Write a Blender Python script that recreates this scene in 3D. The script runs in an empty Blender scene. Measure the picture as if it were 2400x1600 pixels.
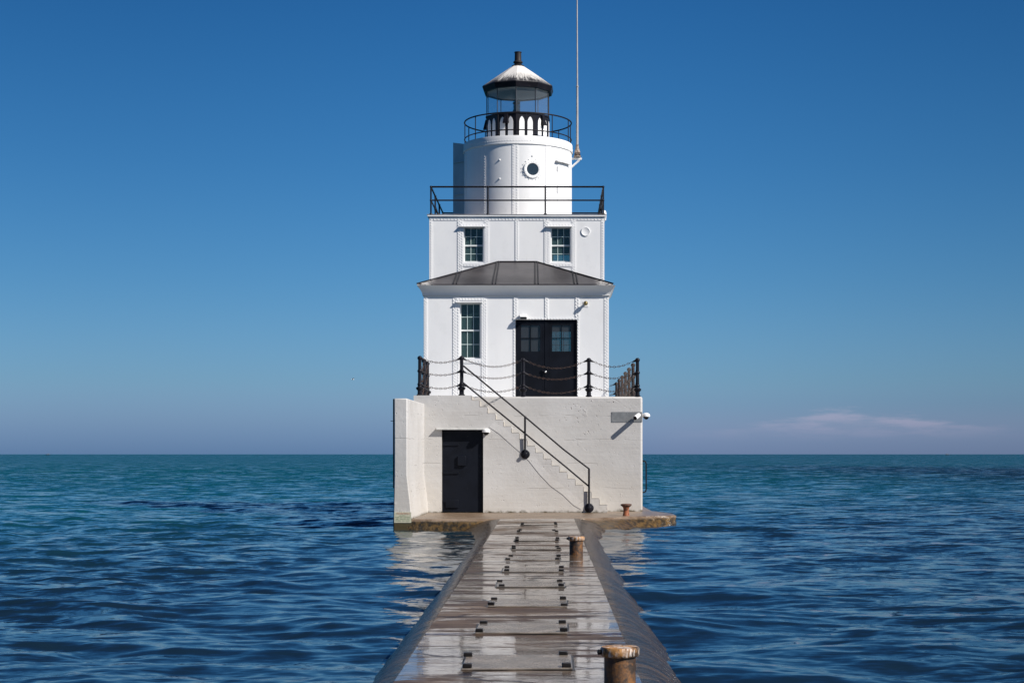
import bpy, bmesh, math, random
import numpy as np
from mathutils import Vector, Matrix
random.seed(7)
rng = np.random.RandomState(11)
R = math.radians
sc = bpy.context.scene
COL = sc.collection

# ------------------------------------------------------------------ camera, sky, sun, exposure
F, VX, HY, E = 3800.0, 1298.0, 1064.0, 1.73      # focal length in photo pixels, vanishing point, horizon, eye height
cam_d = bpy.data.cameras.new('camera'); cam = bpy.data.objects.new('camera', cam_d); COL.objects.link(cam)
cam.location = (0, 0, E); cam.rotation_euler = (R(90), 0, 0)
cam_d.sensor_width = 36; cam_d.lens = F/2400*36
cam_d.shift_x = -(VX-1200)/2400; cam_d.shift_y = (HY-800)/2400
cam_d.clip_start = 0.1; cam_d.clip_end = 90000
sc.camera = cam
SUN = Vector((1.7, -1.0, 1.5)).normalized()
sun_el = math.asin(SUN.z); sun_az = math.atan2(SUN.x, SUN.y)
sl = bpy.data.lights.new('sun', 'SUN'); so = bpy.data.objects.new('sun', sl); COL.objects.link(so)
sl.energy = 4.15; sl.angle = R(0.53); sl.color = (1.0, 0.945, 0.88)
so.rotation_euler = SUN.to_track_quat('Z', 'Y').to_euler(); so.location = (30, -20, 40)
vs = sc.view_settings
vs.view_transform = 'Standard'; vs.look = 'None'; vs.exposure = 0.62; vs.gamma = 1
w = bpy.data.worlds.new('World'); sc.world = w; w.use_nodes = True
wn = w.node_tree; wn.nodes.clear()
def WN(t, **k):
    n = wn.nodes.new(t)
    for a, b in k.items(): setattr(n, a, b)
    return n
out = WN('ShaderNodeOutputWorld'); bg = WN('ShaderNodeBackground')
sky = WN('ShaderNodeTexSky', sky_type='NISHITA', sun_disc=False)
sky.sun_elevation = sun_el; sky.sun_rotation = sun_az
sky.altitude = 0; sky.air_density = 1.0; sky.dust_density = 0.6; sky.ozone_density = 2.0
tc = WN('ShaderNodeTexCoord'); sep = WN('ShaderNodeSeparateXYZ')
wn.links.new(tc.outputs['Generated'], sep.inputs[0])
asin = WN('ShaderNodeMath', operation='ARCSINE'); wn.links.new(sep.outputs[2], asin.inputs[0])
mr = WN('ShaderNodeMapRange'); mr.inputs[1].default_value = R(-1); mr.inputs[2].default_value = R(59); wn.links.new(asin.outputs[0], mr.inputs[0])
ramp = WN('ShaderNodeValToRGB'); ramp.color_ramp.interpolation = 'B_SPLINE'
SKYR = [(-1, (0.212, 0.393, 0.915)), (0.15, (0.213, 0.393, 0.912)), (1.2, (0.263, 0.409, 0.824)), (2.6, (0.277, 0.461, 0.747)), (6, (0.187, 0.425, 0.671)), (10, (0.134, 0.388, 0.64)), (15.6, (0.083, 0.339, 0.59)), (20, (0.065, 0.25, 0.516)), (28, (0.045, 0.156, 0.348)), (59, (0.04, 0.125, 0.288))]
def set_ramp(r, pts):
    e = r.color_ramp.elements
    while len(e) > 1: e.remove(e[-1])
    e[0].position = pts[0][0]; e[0].color = (*pts[0][1], 1)
    for p, c in pts[1:]:
        q = e.new(p); q.color = (*c, 1)
set_ramp(ramp, [((a+1)/60, tuple(x/1.2 for x in c)) for a, c in SKYR])
wn.links.new(mr.outputs[0], ramp.inputs[0])
mul = WN('ShaderNodeMix', data_type='RGBA', blend_type='MULTIPLY'); mul.inputs[0].default_value = 1
wn.links.new(sky.outputs[0], mul.inputs[6]); wn.links.new(ramp.outputs[0], mul.inputs[7])
azf = WN('ShaderNodeMath', operation='ARCTAN2'); wn.links.new(sep.outputs[0], azf.inputs[0]); wn.links.new(sep.outputs[1], azf.inputs[1])
azc = WN('ShaderNodeMapRange', interpolation_type='SMOOTHSTEP')
aza = WN('ShaderNodeMath', operation='ABSOLUTE'); azs = WN('ShaderNodeMath', operation='SUBTRACT'); azs.inputs[1].default_value = .02
wn.links.new(azf.outputs[0], azs.inputs[0]); wn.links.new(azs.outputs[0], aza.inputs[0]); wn.links.new(aza.outputs[0], azc.inputs[0])
azc.inputs[1].default_value = .0; azc.inputs[2].default_value = .34; azc.inputs[3].default_value = 1.18; azc.inputs[4].default_value = 1.0
vm = WN('ShaderNodeVectorMath', operation='SCALE'); wn.links.new(mul.outputs[2], vm.inputs[0]); wn.links.new(azc.outputs[0], vm.inputs['Scale'])
# low pinkish cloud bank to the right, built on directions of the sky
at = WN('ShaderNodeMath', operation='ARCTAN2'); wn.links.new(sep.outputs[0], at.inputs[0]); wn.links.new(sep.outputs[1], at.inputs[1])
cv = WN('ShaderNodeCombineXYZ')
m1 = WN('ShaderNodeMath', operation='MULTIPLY'); m1.inputs[1].default_value = 9; wn.links.new(at.outputs[0], m1.inputs[0]); wn.links.new(m1.outputs[0], cv.inputs[0])
m2 = WN('ShaderNodeMath', operation='MULTIPLY'); m2.inputs[1].default_value = 60; wn.links.new(asin.outputs[0], m2.inputs[0]); wn.links.new(m2.outputs[0], cv.inputs[1])
cn = WN('ShaderNodeTexNoise'); cn.inputs['Scale'].default_value = 2.4; cn.inputs['Detail'].default_value = 8; cn.inputs['Roughness'].default_value = .62
wn.links.new(cv.outputs[0], cn.inputs['Vector'])
def M(op, a, b=None, c=None, nt=None):
    n = nt.nodes.new('ShaderNodeMath'); n.operation = op
    for i, v in enumerate((a, b, c)):
        if v is None: continue
        if isinstance(v, (int, float)): n.inputs[i].default_value = v
        else: nt.links.new(v, n.inputs[i])
    return n.outputs[0]
def SS(x, a, b, nt):
    n = nt.nodes.new('ShaderNodeMapRange'); n.interpolation_type = 'SMOOTHSTEP'
    if isinstance(x, (int, float)): n.inputs[0].default_value = x
    else: nt.links.new(x, n.inputs[0])
    for i, v in ((1, a), (2, b)):
        if isinstance(v, (int, float)): n.inputs[i].default_value = v
        else: nt.links.new(v, n.inputs[i])
    return n.outputs[0]
az = at.outputs[0]; el = asin.outputs[0]
# upper edge of the bank: peaks near azimuth 10 deg, falls off to the right
edge = M('ADD', M('MULTIPLY', M('SUBTRACT', cn.outputs[0], .5, nt=wn), .022, nt=wn),
         M('SUBTRACT', .0275, M('MULTIPLY', M('ABSOLUTE', M('SUBTRACT', az, .180, nt=wn), nt=wn), .13, nt=wn), nt=wn), nt=wn)
below = M('SUBTRACT', 1, SS(el, M('SUBTRACT', edge, .005, nt=wn), M('ADD', edge, .0015, nt=wn), wn), nt=wn)
fade = SS(el, .006, .022, wn)
wisp = SS(cn.outputs[0], .36, .64, wn)
azm = M('MULTIPLY', SS(az, .02, .19, wn), M('SUBTRACT', 1, SS(az, .22, .30, wn), nt=wn), nt=wn)
cf = M('MULTIPLY', M('MULTIPLY', M('MULTIPLY', below, fade, nt=wn), azm, nt=wn), M('MULTIPLY_ADD', wisp, .17, .05, nt=wn), nt=wn)
hz = M('MULTIPLY', M('MULTIPLY', SS(az, .0, .08, wn), M('SUBTRACT', 1, SS(el, .012, .034, wn), nt=wn), nt=wn), .055, nt=wn)
cf = M('MAXIMUM', cf, M('ADD', M('MULTIPLY', cf, .8, nt=wn), hz, nt=wn), nt=wn)
cmix = WN('ShaderNodeMix', data_type='RGBA'); wn.links.new(cf, cmix.inputs[0]); wn.links.new(vm.outputs[0], cmix.inputs[6])
cmix.inputs[7].default_value = (6.0, 4.4, 5.4, 1)
wn.links.new(cmix.outputs[2], bg.inputs[0]); bg.inputs[1].default_value = 0.09
wn.links.new(bg.outputs[0], out.inputs[0])

# ------------------------------------------------------------------ helpers
def X(px, d): return (px-VX)*d/F
def Z(py, d): return E+(HY-py)*d/F

class MB:
    def __init__(s): s.v = []; s.f = []
    def add(s, vs, fs):
        o = len(s.v); s.v += [tuple(p) for p in vs]; s.f += [tuple(i+o for i in f) for f in fs]; return s
    def box(s, x0, x1, y0, y1, z0, z1):
        return s.add([(x, y, z) for x in (x0, x1) for y in (y0, y1) for z in (z0, z1)],
                     [(0,1,3,2),(4,6,7,5),(0,4,5,1),(2,3,7,6),(0,2,6,4),(1,5,7,3)])
    def prism(s, pts, axis, a0, a1):
        # pts: 2-D outline; axis 'x': (y,z), 'y': (x,z), 'z': (x,y)
        def P(p, a): return {'x': (a, p[0], p[1]), 'y': (p[0], a, p[1]), 'z': (p[0], p[1], a)}[axis]
        n = len(pts)
        return s.add([P(p, a0) for p in pts]+[P(p, a1) for p in pts],
                     [tuple(range(n)), tuple(range(2*n-1, n-1, -1))]+[(i, (i+1) % n, n+(i+1) % n, n+i) for i in range(n)])
    def lathe(s, prof, c, n=16, axis=(0,0,1), ph=0.0, cap=True):
        q = Vector((0,0,1)).rotation_difference(Vector(axis).normalized()); c = Vector(c)
        vs = []
        for r, z in prof:
            for k in range(n):
                a = ph+2*math.pi*k/n
                vs.append(c+q @ Vector((r*math.sin(a), -r*math.cos(a), z)))
        fs = []
        for j in range(len(prof)-1):
            for k in range(n):
                a = j*n+k; b = j*n+(k+1) % n
                fs.append((a, b, b+n, a+n))
        if cap:
            fs.append(tuple(range(n-1, -1, -1))); fs.append(tuple(range((len(prof)-1)*n, len(prof)*n)))
        return s.add(vs, fs)
    def tube(s, pts, r, n=8, closed=False, r1=None):
        pts = [Vector(p) for p in pts]; m = len(pts)
        rings = []; prev = None
        for i, p in enumerate(pts):
            if closed: t = (pts[(i+1) % m]-pts[i-1]).normalized()
            else: t = (pts[min(i+1, m-1)]-pts[max(i-1, 0)]).normalized()
            if prev is None:
                a = Vector((0,0,1)) if abs(t.z) < .9 else Vector((1,0,0))
                u = t.cross(a).normalized()
            else: u = (prev-t*prev.dot(t)).normalized()
            prev = u; vv = t.cross(u)
            rr = r if r1 is None else r+(r1-r)*i/(m-1)
            rings.append([p+(u*math.cos(2*math.pi*k/n)+vv*math.sin(2*math.pi*k/n))*rr for k in range(n)])
        vs = [q for ring in rings for q in ring]; fs = []
        for i in range(m if closed else m-1):
            j = (i+1) % m
            for k in range(n): fs.append((i*n+k, i*n+(k+1) % n, j*n+(k+1) % n, j*n+k))
        if not closed: fs.append(tuple(range(n))); fs.append(tuple(range(m*n-1, (m-1)*n-1, -1)))
        return s.add(vs, fs)
    def sphere(s, c, r, nu=12, nv=8, sc=(1,1,1)):
        prof = [(max(1e-4, math.sin(math.pi*j/nv))*r, -math.cos(math.pi*j/nv)*r) for j in range(nv+1)]
        t = MB().lathe(prof, (0,0,0), nu)
        return s.add([(c[0]+x*sc[0], c[1]+y*sc[1], c[2]+z*sc[2]) for x, y, z in t.v], t.f)
    def rivet(s, p, nrm=(0,-1,0), r=.018, h=.016):
        nn = Vector(nrm); p = Vector(p)
        u = nn.cross(Vector((0,0,1))).normalized(); v = nn.cross(u)
        vs = [p+(u*math.cos(a)+v*math.sin(a))*r for a in [k*math.pi/3 for k in range(6)]]
        vs += [p+(u*math.cos(a)+v*math.sin(a))*r*.6+nn*h*.8 for a in [k*math.pi/3 for k in range(6)]]+[p+nn*h]
        return s.add(vs, [(k, (k+1) % 6, 6+(k+1) % 6, 6+k) for k in range(6)]+[(6+k, 6+(k+1) % 6, 12) for k in range(6)])
    def build(s, name, mat, parent=None, org=None, bevel=0, recalc=True, seg=2, sharp=.62):
        if org is None: org = tuple(parent_loc(parent)) if parent else (0,0,0)
        me = bpy.data.meshes.new(name); bm = bmesh.new()
        vv = [bm.verts.new((p[0]-org[0], p[1]-org[1], p[2]-org[2])) for p in s.v]
        for f in s.f:
            try: bm.faces.new([vv[i] for i in f])
            except ValueError: pass
        if recalc: bmesh.ops.recalc_face_normals(bm, faces=bm.faces)
        bm.normal_update()
        for fc in bm.faces: fc.smooth = True
        for e in bm.edges:
            if len(e.link_faces) == 2 and e.calc_face_angle(0) > sharp: e.smooth = False
        bm.to_mesh(me); bm.free(); me.materials.append(mat)
        o = bpy.data.objects.new(name, me); COL.objects.link(o)
        if parent: o.parent = parent
        else: o.location = org
        if bevel:
            b = o.modifiers.new('bevel', 'BEVEL'); b.width = bevel; b.segments = seg; b.limit_method = 'ANGLE'; b.angle_limit = R(40); b.harden_normals = False
        return o
def parent_loc(p):
    l = Vector((0,0,0))
    while p: l += p.location; p = p.parent
    return l
def thing(name, label, cat, loc, group=None):
    o = bpy.data.objects.new(name, None); COL.objects.link(o); o.location = loc; o.empty_display_size = .2
    o['label'] = label; o['category'] = cat
    if group: o['group'] = group
    return o
def tag(o, label, cat, group=None):
    o['label'] = label; o['category'] = cat
    if group: o['group'] = group
    return o
def copy_tree(o, parent=None):
    c = o.copy(); COL.objects.link(c); c.parent = parent
    for ch in list(o.children): copy_tree(ch, c)
    return c

# ------------------------------------------------------------------ materials
class NT:
    def __init__(s, name):
        s.mat = bpy.data.materials.new(name); s.mat.use_nodes = True; s.t = s.mat.node_tree
        s.b = s.t.nodes['Principled BSDF']; s.geo = s.t.nodes.new('ShaderNodeNewGeometry')
        s.pos = s.geo.outputs['Position']
        q = s.t.nodes.new('ShaderNodeSeparateXYZ'); s.t.links.new(s.pos, q.inputs[0]); s.x, s.y, s.z = q.outputs
    def L(s, a, b): s.t.links.new(a, b)
    def setv(s, k, v):
        i = s.b.inputs[k]
        if isinstance(v, (int, float)): i.default_value = v
        elif isinstance(v, tuple): i.default_value = (*v, 1) if len(v) == 3 else v
        else: s.L(v, i)
    def scale(s, v, vec=None):
        n = s.t.nodes.new('ShaderNodeVectorMath'); n.operation = 'MULTIPLY'; s.L(vec or s.pos, n.inputs[0]); n.inputs[1].default_value = v; return n.outputs[0]
    def noise(s, sc=1.0, detail=4, rough=.5, vec=None, stretch=None, color=False, dist=0):
        n = s.t.nodes.new('ShaderNodeTexNoise'); n.inputs['Scale'].default_value = sc; n.inputs['Detail'].default_value = detail
        n.inputs['Roughness'].default_value = rough; n.inputs['Distortion'].default_value = dist
        s.L(s.scale(stretch, vec) if stretch else (vec or s.pos), n.inputs['Vector'])
        return n.outputs['Color' if color else 0]
    def voro(s, sc=1.0, feat='F1', stretch=None, vec=None, out='Distance'):
        n = s.t.nodes.new('ShaderNodeTexVoronoi'); n.feature = feat; n.inputs['Scale'].default_value = sc
        s.L(s.scale(stretch, vec) if stretch else (vec or s.pos), n.inputs['Vector']); return n.outputs[out]
    def m(s, op, a, b=None, c=None): return M(op, a, b, c, nt=s.t)
    def ss(s, x, a, b): return SS(x, a, b, s.t)
    def mix(s, f, a, b, mode='MIX'):
        n = s.t.nodes.new('ShaderNodeMix'); n.data_type = 'RGBA'; n.blend_type = mode
        for i, v in ((0, f), (6, a), (7, b)):
            if isinstance(v, (int, float)): n.inputs[i].default_value = v if i == 0 else (v, v, v, 1)
            elif isinstance(v, tuple): n.inputs[i].default_value = (*v, 1)
            else: s.L(v, n.inputs[i])
        return n.outputs[2]
    def bump(s, h, st=.3, dist=.02, nrm=None):
        n = s.t.nodes.new('ShaderNodeBump'); n.inputs['Strength'].default_value = st; n.inputs['Distance'].default_value = dist
        s.L(h, n.inputs['Height'])
        if nrm: s.L(nrm, n.inputs['Normal'])
        return n.outputs[0]
    def warp(s, amt=.3, sc=1.0):
        c = s.noise(sc, 3, color=True); n = s.t.nodes.new('ShaderNodeVectorMath'); n.operation = 'MULTIPLY_ADD'
        s.L(c, n.inputs[0]); n.inputs[1].default_value = (amt,)*3; s.L(s.pos, n.inputs[2]); return n.outputs[0]

def simple(name, col, rough=.5, metal=0, var=.15, sc=6, bump=0.0):
    t = NT(name); n = t.noise(sc, 5, .6)
    t.setv('Base Color', t.mix(t.ss(n, .3, .7), tuple(c*(1-var) for c in col), tuple(min(1, c*(1+var)) for c in col)))
    t.setv('Roughness', t.m('ADD', rough-.08, t.m('MULTIPLY', n, .16))); t.setv('Metallic', metal)
    if bump: t.setv('Normal', t.bump(t.noise(sc*8, 4), bump, .005))
    return t.mat

def m_white():
    t = NT('white_painted_steel')
    n = t.noise(.9, 5, .55, stretch=(1,1,.5)); g = t.noise(14, 4, .6, stretch=(1,1,.12))
    c = t.mix(t.ss(n, .25, .75), (.74,.745,.75), (.80,.80,.79))
    c = t.mix(t.m('MULTIPLY', t.ss(g, .60, .85), .10), c, (.50,.47,.42))
    spots = t.ss(t.noise(23, 3, .7), .74, .80)
    c = t.mix(t.m('MULTIPLY', spots, .35), c, (.28,.22,.18))
    runs = t.m('MULTIPLY', t.ss(t.noise(9, 5, .65, stretch=(1,1,.10)), .62, .74), t.ss(t.noise(1.3, 4, .6), .50, .60))
    c = t.mix(t.m('MULTIPLY', runs, .22), c, (.42,.30,.20))
    c = t.mix(t.m('MULTIPLY', t.ss(t.noise(2.6, 5, .65), .55, .66), .10), c, (.52,.52,.50))
    t.setv('Base Color', c); t.setv('Roughness', .42)
    t.setv('Normal', t.bump(t.m('ADD', t.noise(2.2, 2), t.m('MULTIPLY', t.noise(30, 3), .08)), .25, .02)); return t.mat
def m_rim():
    t = NT('weathered_white_rim')
    g = t.ss(t.noise(7, 5, .7, stretch=(1,1,1.6)), .60, .70)
    c = t.mix(t.m('MULTIPLY', g, .6), (.78,.78,.77), (.22,.16,.12))
    t.setv('Base Color', c); t.setv('Roughness', .5); return t.mat
def m_black(name='black_painted_metal', col=(.009,.009,.012), rough=.38, wear=.5):
    t = NT(name)
    n = t.noise(18, 5, .65, stretch=(1,1,.5)); s2 = t.noise(2.5, 3)
    c = t.mix(t.ss(s2, .3, .7), col, tuple(x*1.7 for x in col))
    c = t.mix(t.m('MULTIPLY', t.ss(n, .66, .76), wear), c, (.14,.13,.13))
    t.setv('Base Color', c); t.setv('Roughness', rough); t.setv('Specular IOR Level', .14)
    t.setv('Normal', t.bump(t.noise(5, 4), .2, .01)); return t.mat
def m_concrete():
    t = NT('painted_board_concrete')
    w1 = t.warp(.25, .8)
    big = t.noise(.7, 4, .6); fine = t.noise(9, 5, .6); board = t.noise(1.0, 4, .6, stretch=(.5,.5,9))
    c = t.mix(t.ss(big, .3, .7), (.445,.43,.41), (.525,.515,.50))
    c = t.mix(t.m('MULTIPLY', t.ss(board, .45, .75), .20), c, (.42,.40,.375))
    # bottom warm staining + salt
    low = t.m('SUBTRACT', 1, t.ss(t.m('ADD', t.z, t.m('MULTIPLY', big, .7)), .5, 1.9))
    c = t.mix(t.m('MULTIPLY', low, .30), c, (.58,.51,.41))
    # pits, concentrated in patches
    patch = t.ss(t.noise(.9, 3, .6), .48, .62)
    pv = t.voro(12, vec=t.warp(.12, 6)); pit = t.m('MULTIPLY', t.m('SUBTRACT', 1, t.ss(pv, .08, .20)), t.m('ADD', .22, patch))
    pit = t.m('MULTIPLY', pit, t.ss(t.noise(4, 3), .50, .56))
    c = t.mix(t.m('MULTIPLY', pit, .8), c, (.15,.12,.10))
    # cracks and pour lines
    cr = t.voro(.42, 'DISTANCE_TO_EDGE', vec=t.warp(.35, 2.2), stretch=(1,1,2.6))
    crk = t.m('MULTIPLY', t.m('SUBTRACT', 1, t.ss(cr, .001, .007)), t.m('MULTIPLY', t.ss(t.noise(.9, 3), .54, .60), t.ss(t.noise(5, 3), .42, .55)))
    seam = t.m('ABSOLUTE', t.m('SUBTRACT', t.m('FRACT', t.m('DIVIDE', t.m('ADD', t.z, t.m('MULTIPLY', t.noise(.8, 3), .14)), .62)), .5))
    sm = t.m('MULTIPLY', t.m('SUBTRACT', 1, t.ss(seam, .003, .012)), t.ss(t.noise(2.0, 4, stretch=(1,1,.6)), .50, .62))
    ck = t.m('MAXIMUM', crk, t.m('MULTIPLY', sm, .75))
    c = t.mix(t.m('MULTIPLY', ck, .75), c, (.15,.125,.10))
    # algae just above the platform and at the waterline
    alg = t.m('SUBTRACT', 1, t.ss(t.m('ADD', t.z, t.m('MULTIPLY', t.noise(7, 5, .7), .26)), .34, .44))
    c = t.mix(alg, c, (.055,.040,.012))
    t.setv('Base Color', c); t.setv('Roughness', .62)
    h = t.m('ADD', t.m('MULTIPLY', board, .28), t.m('MULTIPLY', fine, .35))
    h = t.m('SUBTRACT', h, t.m('MULTIPLY', pit, 1.3)); h = t.m('SUBTRACT', h, t.m('MULTIPLY', ck, .5))
    h = t.m('ADD', h, t.m('MULTIPLY', t.noise(40, 3), .06)); h = t.m('ADD', h, t.m('MULTIPLY', t.ss(t.noise(3.2, 5, .65), .60, .64), t.m('MULTIPLY', patch, .5)))
    t.setv('Normal', t.bump(h, .55, .03)); return t.mat
def m_wet(name, dry, dark, side=False):
    t = NT(name)
    if side: # film of water running down the slope: streaks across the pier's axis
        st = t.noise(1.0, 6, .62, stretch=(1.2, 9, 1.2), vec=t.warp(.25, .7)); grain = t.noise(6, 5, .65, stretch=(1, 9, 1))
        big = t.noise(.5, 3, .6)
    else:
        st = t.noise(1.0, 6, .66, stretch=(.8, 4.2, 1)); grain = t.noise(24, 5, .65, stretch=(.5, 2.2, 1)); big = t.noise(.55, 4, .6)
    c = t.mix(t.ss(st, .35, .65), dark, dry)
    c = t.mix(t.m('MULTIPLY', t.ss(grain, .45, .7), .55), c, tuple(x*.45 for x in dark))
    c = t.mix(t.m('MULTIPLY', t.ss(t.noise(2.2, 6, .7, stretch=(.6,2.2,1) if not side else (1,3,1)), .50, .60), .75), c, (.075,.043,.020) if not side else (.10,.060,.028))
    if not side:
        cr = t.voro(.9, 'DISTANCE_TO_EDGE', vec=t.warp(.5, 1.6), stretch=(.45,1.5,1)); crk = t.m('MULTIPLY', t.m('SUBTRACT', 1, t.ss(cr, .006, .030)), t.ss(t.noise(1.1, 3), .44, .50))
        pv = t.m('MULTIPLY', t.m('SUBTRACT', 1, t.ss(t.voro(7, vec=t.warp(.2, 4)), .10, .22)), t.ss(t.noise(1.3, 3), .50, .58))
        jt = t.m('MULTIPLY', t.m('ABSOLUTE', t.m('SUBTRACT', t.m('FRACT', t.m('DIVIDE', t.m('ADD', t.m('ADD', t.y, t.m('MULTIPLY', t.noise(1.8, 4, .6), .12)), 2.2), 4.9)), .5)), 4.9)
        crk = t.m('MAXIMUM', crk, t.m('SUBTRACT', 1, t.ss(jt, .018, .045)))
        c = t.mix(t.m('MULTIPLY', t.m('MAXIMUM', crk, pv), .9), c, (.014,.010,.008))
    wet = t.ss(t.m('ADD', t.m('MULTIPLY', st, .6), t.m('MULTIPLY', big, .5)), .49, .545)
    t.setv('Base Color', c)
    if side:
        t.setv('Roughness', t.m('ADD', .10, t.m('MULTIPLY', t.ss(grain, .35, .65), .20))); t.setv('Specular IOR Level', .16)
        h = t.m('ADD', t.m('MULTIPLY', st, 1.0), t.m('ADD', t.m('MULTIPLY', grain, .7), t.m('MULTIPLY', t.noise(22, 4, .6, stretch=(1,3,1)), .35))); t.setv('Normal', t.bump(h, 1.0, .026))
        return t.mat
    t.setv('Roughness', t.m('SUBTRACT', .48, t.m('MULTIPLY', wet, .26)))
    t.setv('Specular IOR Level', .5)
    film = t.m('MULTIPLY', t.m('MULTIPLY', wet, t.ss(grain, .66, .52)), t.m('SUBTRACT', 1, t.m('MAXIMUM', crk, pv)))
    t.setv('Coat Weight', t.m('MULTIPLY', film, .85)); t.setv('Coat IOR', 1.6); t.setv('Coat Roughness', .05)
    h = t.m('SUBTRACT', t.m('MULTIPLY', t.m('ADD', t.m('MULTIPLY', grain, .7), st), t.m('SUBTRACT', 1.2, wet)), t.m('MULTIPLY', t.m('MAXIMUM', crk, pv), .8))
    t.setv('Normal', t.bump(h, .42, .014))
    cb = t.bump(t.m('ADD', t.noise(1.5, 3, .5, stretch=(.7, 3.2, 1)), t.m('MULTIPLY', t.noise(9, 3, .6, stretch=(.4, 2.2, 1)), .18)), .16, .02); t.L(cb, t.b.inputs['Coat Normal'])
    return t.mat
def m_platform():
    t = NT('stained_wet_concrete')
    n = t.noise(2.0, 6, .65); g = t.noise(14, 5, .7)
    c = t.mix(t.ss(n, .3, .7), (.13,.085,.050), (.25,.185,.13))
    c = t.mix(t.m('MULTIPLY', t.ss(g, .5, .75), .5), c, (.10,.065,.035))
    alg = t.m('SUBTRACT', 1, t.ss(t.m('ADD', t.z, t.m('MULTIPLY', t.noise(6, 5, .7), .09)), .20, .255))
    c = t.mix(t.m('MULTIPLY', alg, .92), c, t.mix(t.ss(t.noise(9, 5, .7), .42, .6), (.018,.014,.006), (.13,.075,.020)))
    t.setv('Base Color', c); t.setv('Roughness', t.m('ADD', .12, t.m('MULTIPLY', n, .4)))
    t.setv('Normal', t.bump(t.m('ADD', g, t.m('MULTIPLY', n, .8)), .7, .025)); return t.mat
def m_rust(name, a, b, white=0.0):
    t = NT(name)
    n = t.noise(16, 6, .7); s2 = t.noise(26, 6, .75, stretch=(1,1,.16), dist=.4)
    c = t.mix(t.ss(n, .38, .62), a, b)
    c = t.mix(t.m('MULTIPLY', t.ss(t.noise(7, 5, .7), .48, .58), .92), c, (.022,.014,.010))
    if white:
        tp = t.m('MULTIPLY', t.ss(s2, .46, .56), t.ss(t.noise(9, 5, .7, stretch=(1,1,.5)), .38, .50)) ; hi = t.ss(t.z, .24+.17, .24+.23)
        c = t.mix(t.m('MULTIPLY', t.m('MULTIPLY', tp, hi), white), c, (.78,.72,.66))
    t.setv('Base Color', c); t.setv('Roughness', .62); t.setv('Metallic', .1)
    t.setv('Normal', t.bump(n, .6, .012)); return t.mat
def m_roof():
    t = NT('dark_roof_sheet')
    n = t.noise(.9, 4, .6); s2 = t.noise(9.0, 4, .5, stretch=(1,.05,.05))
    c = t.mix(t.ss(n, .3, .7), (.034,.031,.033), (.070,.064,.066))
    c = t.mix(t.m('MULTIPLY', t.ss(t.noise(6, 4), .5, .8), .3), c, (.10,.09,.085))
    d = t.m('MULTIPLY', t.ss(s2, .72, .76), t.m('SUBTRACT', 1, t.ss(t.z, E+4.80, E+5.0)))
    d = t.m('MULTIPLY', d, t.ss(t.noise(3, 3), .4, .5))
    c = t.mix(t.m('MULTIPLY', d, .7), c, (.55,.53,.50))
    # droppings at the two front corners
    cx = t.m('ABSOLUTE', t.m('ADD', t.x, 1.07))
    e = t.m('MULTIPLY', t.ss(cx, 2.15, 2.45), t.ss(t.noise(11, 5, .7), .44, .52))
    c = t.mix(t.m('MULTIPLY', e, .8), c, (.62,.60,.57))
    t.setv('Base Color', c); t.setv('Roughness', .42); t.setv('Normal', t.bump(t.noise(4, 3), .25, .02)); return t.mat
def m_lroof():
    t = NT('black_lantern_roof_with_droppings')
    # streaks running down from the peak: coordinates by angle about the roof's axis
    dx = t.m('SUBTRACT', t.x, -1.105); dy = t.m('SUBTRACT', t.y, 50.0)
    ang = t.m('ARCTAN2', dx, dy); v = t.t.nodes.new('ShaderNodeCombineXYZ')
    t.L(t.m('MULTIPLY', ang, 6.5), v.inputs[0]); t.L(t.m('MULTIPLY', t.z, 1.3), v.inputs[1])
    s1 = t.noise(3.2, 8, .78, vec=v.outputs[0])
    h = t.m('MULTIPLY', t.m('SUBTRACT', t.z, E+11.28), 1/.65)
    f = t.ss(t.m('ADD', t.m('MULTIPLY', s1, 1.9), t.m('MULTIPLY', h, .9)), .92, 1.45)
    c = t.mix(f, (.028,.028,.031), (.72,.70,.66))
    t.setv('Base Color', c); t.setv('Roughness', .5); return t.mat
def m_glass(name='window_glass', tint=(.55,.72,.70), ior=1.5, thru=.9, base=(.02,.05,.05)):
    m = bpy.data.materials.new(name); m.use_nodes = True; t = m.node_tree; t.nodes.clear()
    o = t.nodes.new('ShaderNodeOutputMaterial'); tr = t.nodes.new('ShaderNodeBsdfTransparent'); tr.inputs[0].default_value = (*tint, 1)
    gl = t.nodes.new('ShaderNodeBsdfGlossy'); gl.inputs['Roughness'].default_value = .02
    g_ = t.nodes.new('ShaderNodeNewGeometry'); dt_ = t.nodes.new('ShaderNodeVectorMath'); dt_.operation = 'DOT_PRODUCT'
    t.links.new(g_.outputs['Normal'], dt_.inputs[0]); t.links.new(g_.outputs['Incoming'], dt_.inputs[1])
    f0 = ((ior-1)/(ior+1))**2; cs = M('SUBTRACT', 1, M('ABSOLUTE', dt_.outputs['Value'], nt=t), nt=t)
    frv = M('ADD', f0, M('MULTIPLY', M('POWER', cs, 5, nt=t), 1-f0, nt=t), nt=t)
    df = t.nodes.new('ShaderNodeBsdfDiffuse'); df.inputs[0].default_value = (*base, 1)
    m0 = t.nodes.new('ShaderNodeMixShader'); m0.inputs[0].default_value = thru; t.links.new(df.outputs[0], m0.inputs[1]); t.links.new(tr.outputs[0], m0.inputs[2])
    m1 = t.nodes.new('ShaderNodeMixShader'); t.links.new(frv, m1.inputs[0]); t.links.new(m0.outputs[0], m1.inputs[1]); t.links.new(gl.outputs[0], m1.inputs[2])
    t.links.new(m1.outputs[0], o.inputs[0]); return m
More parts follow.
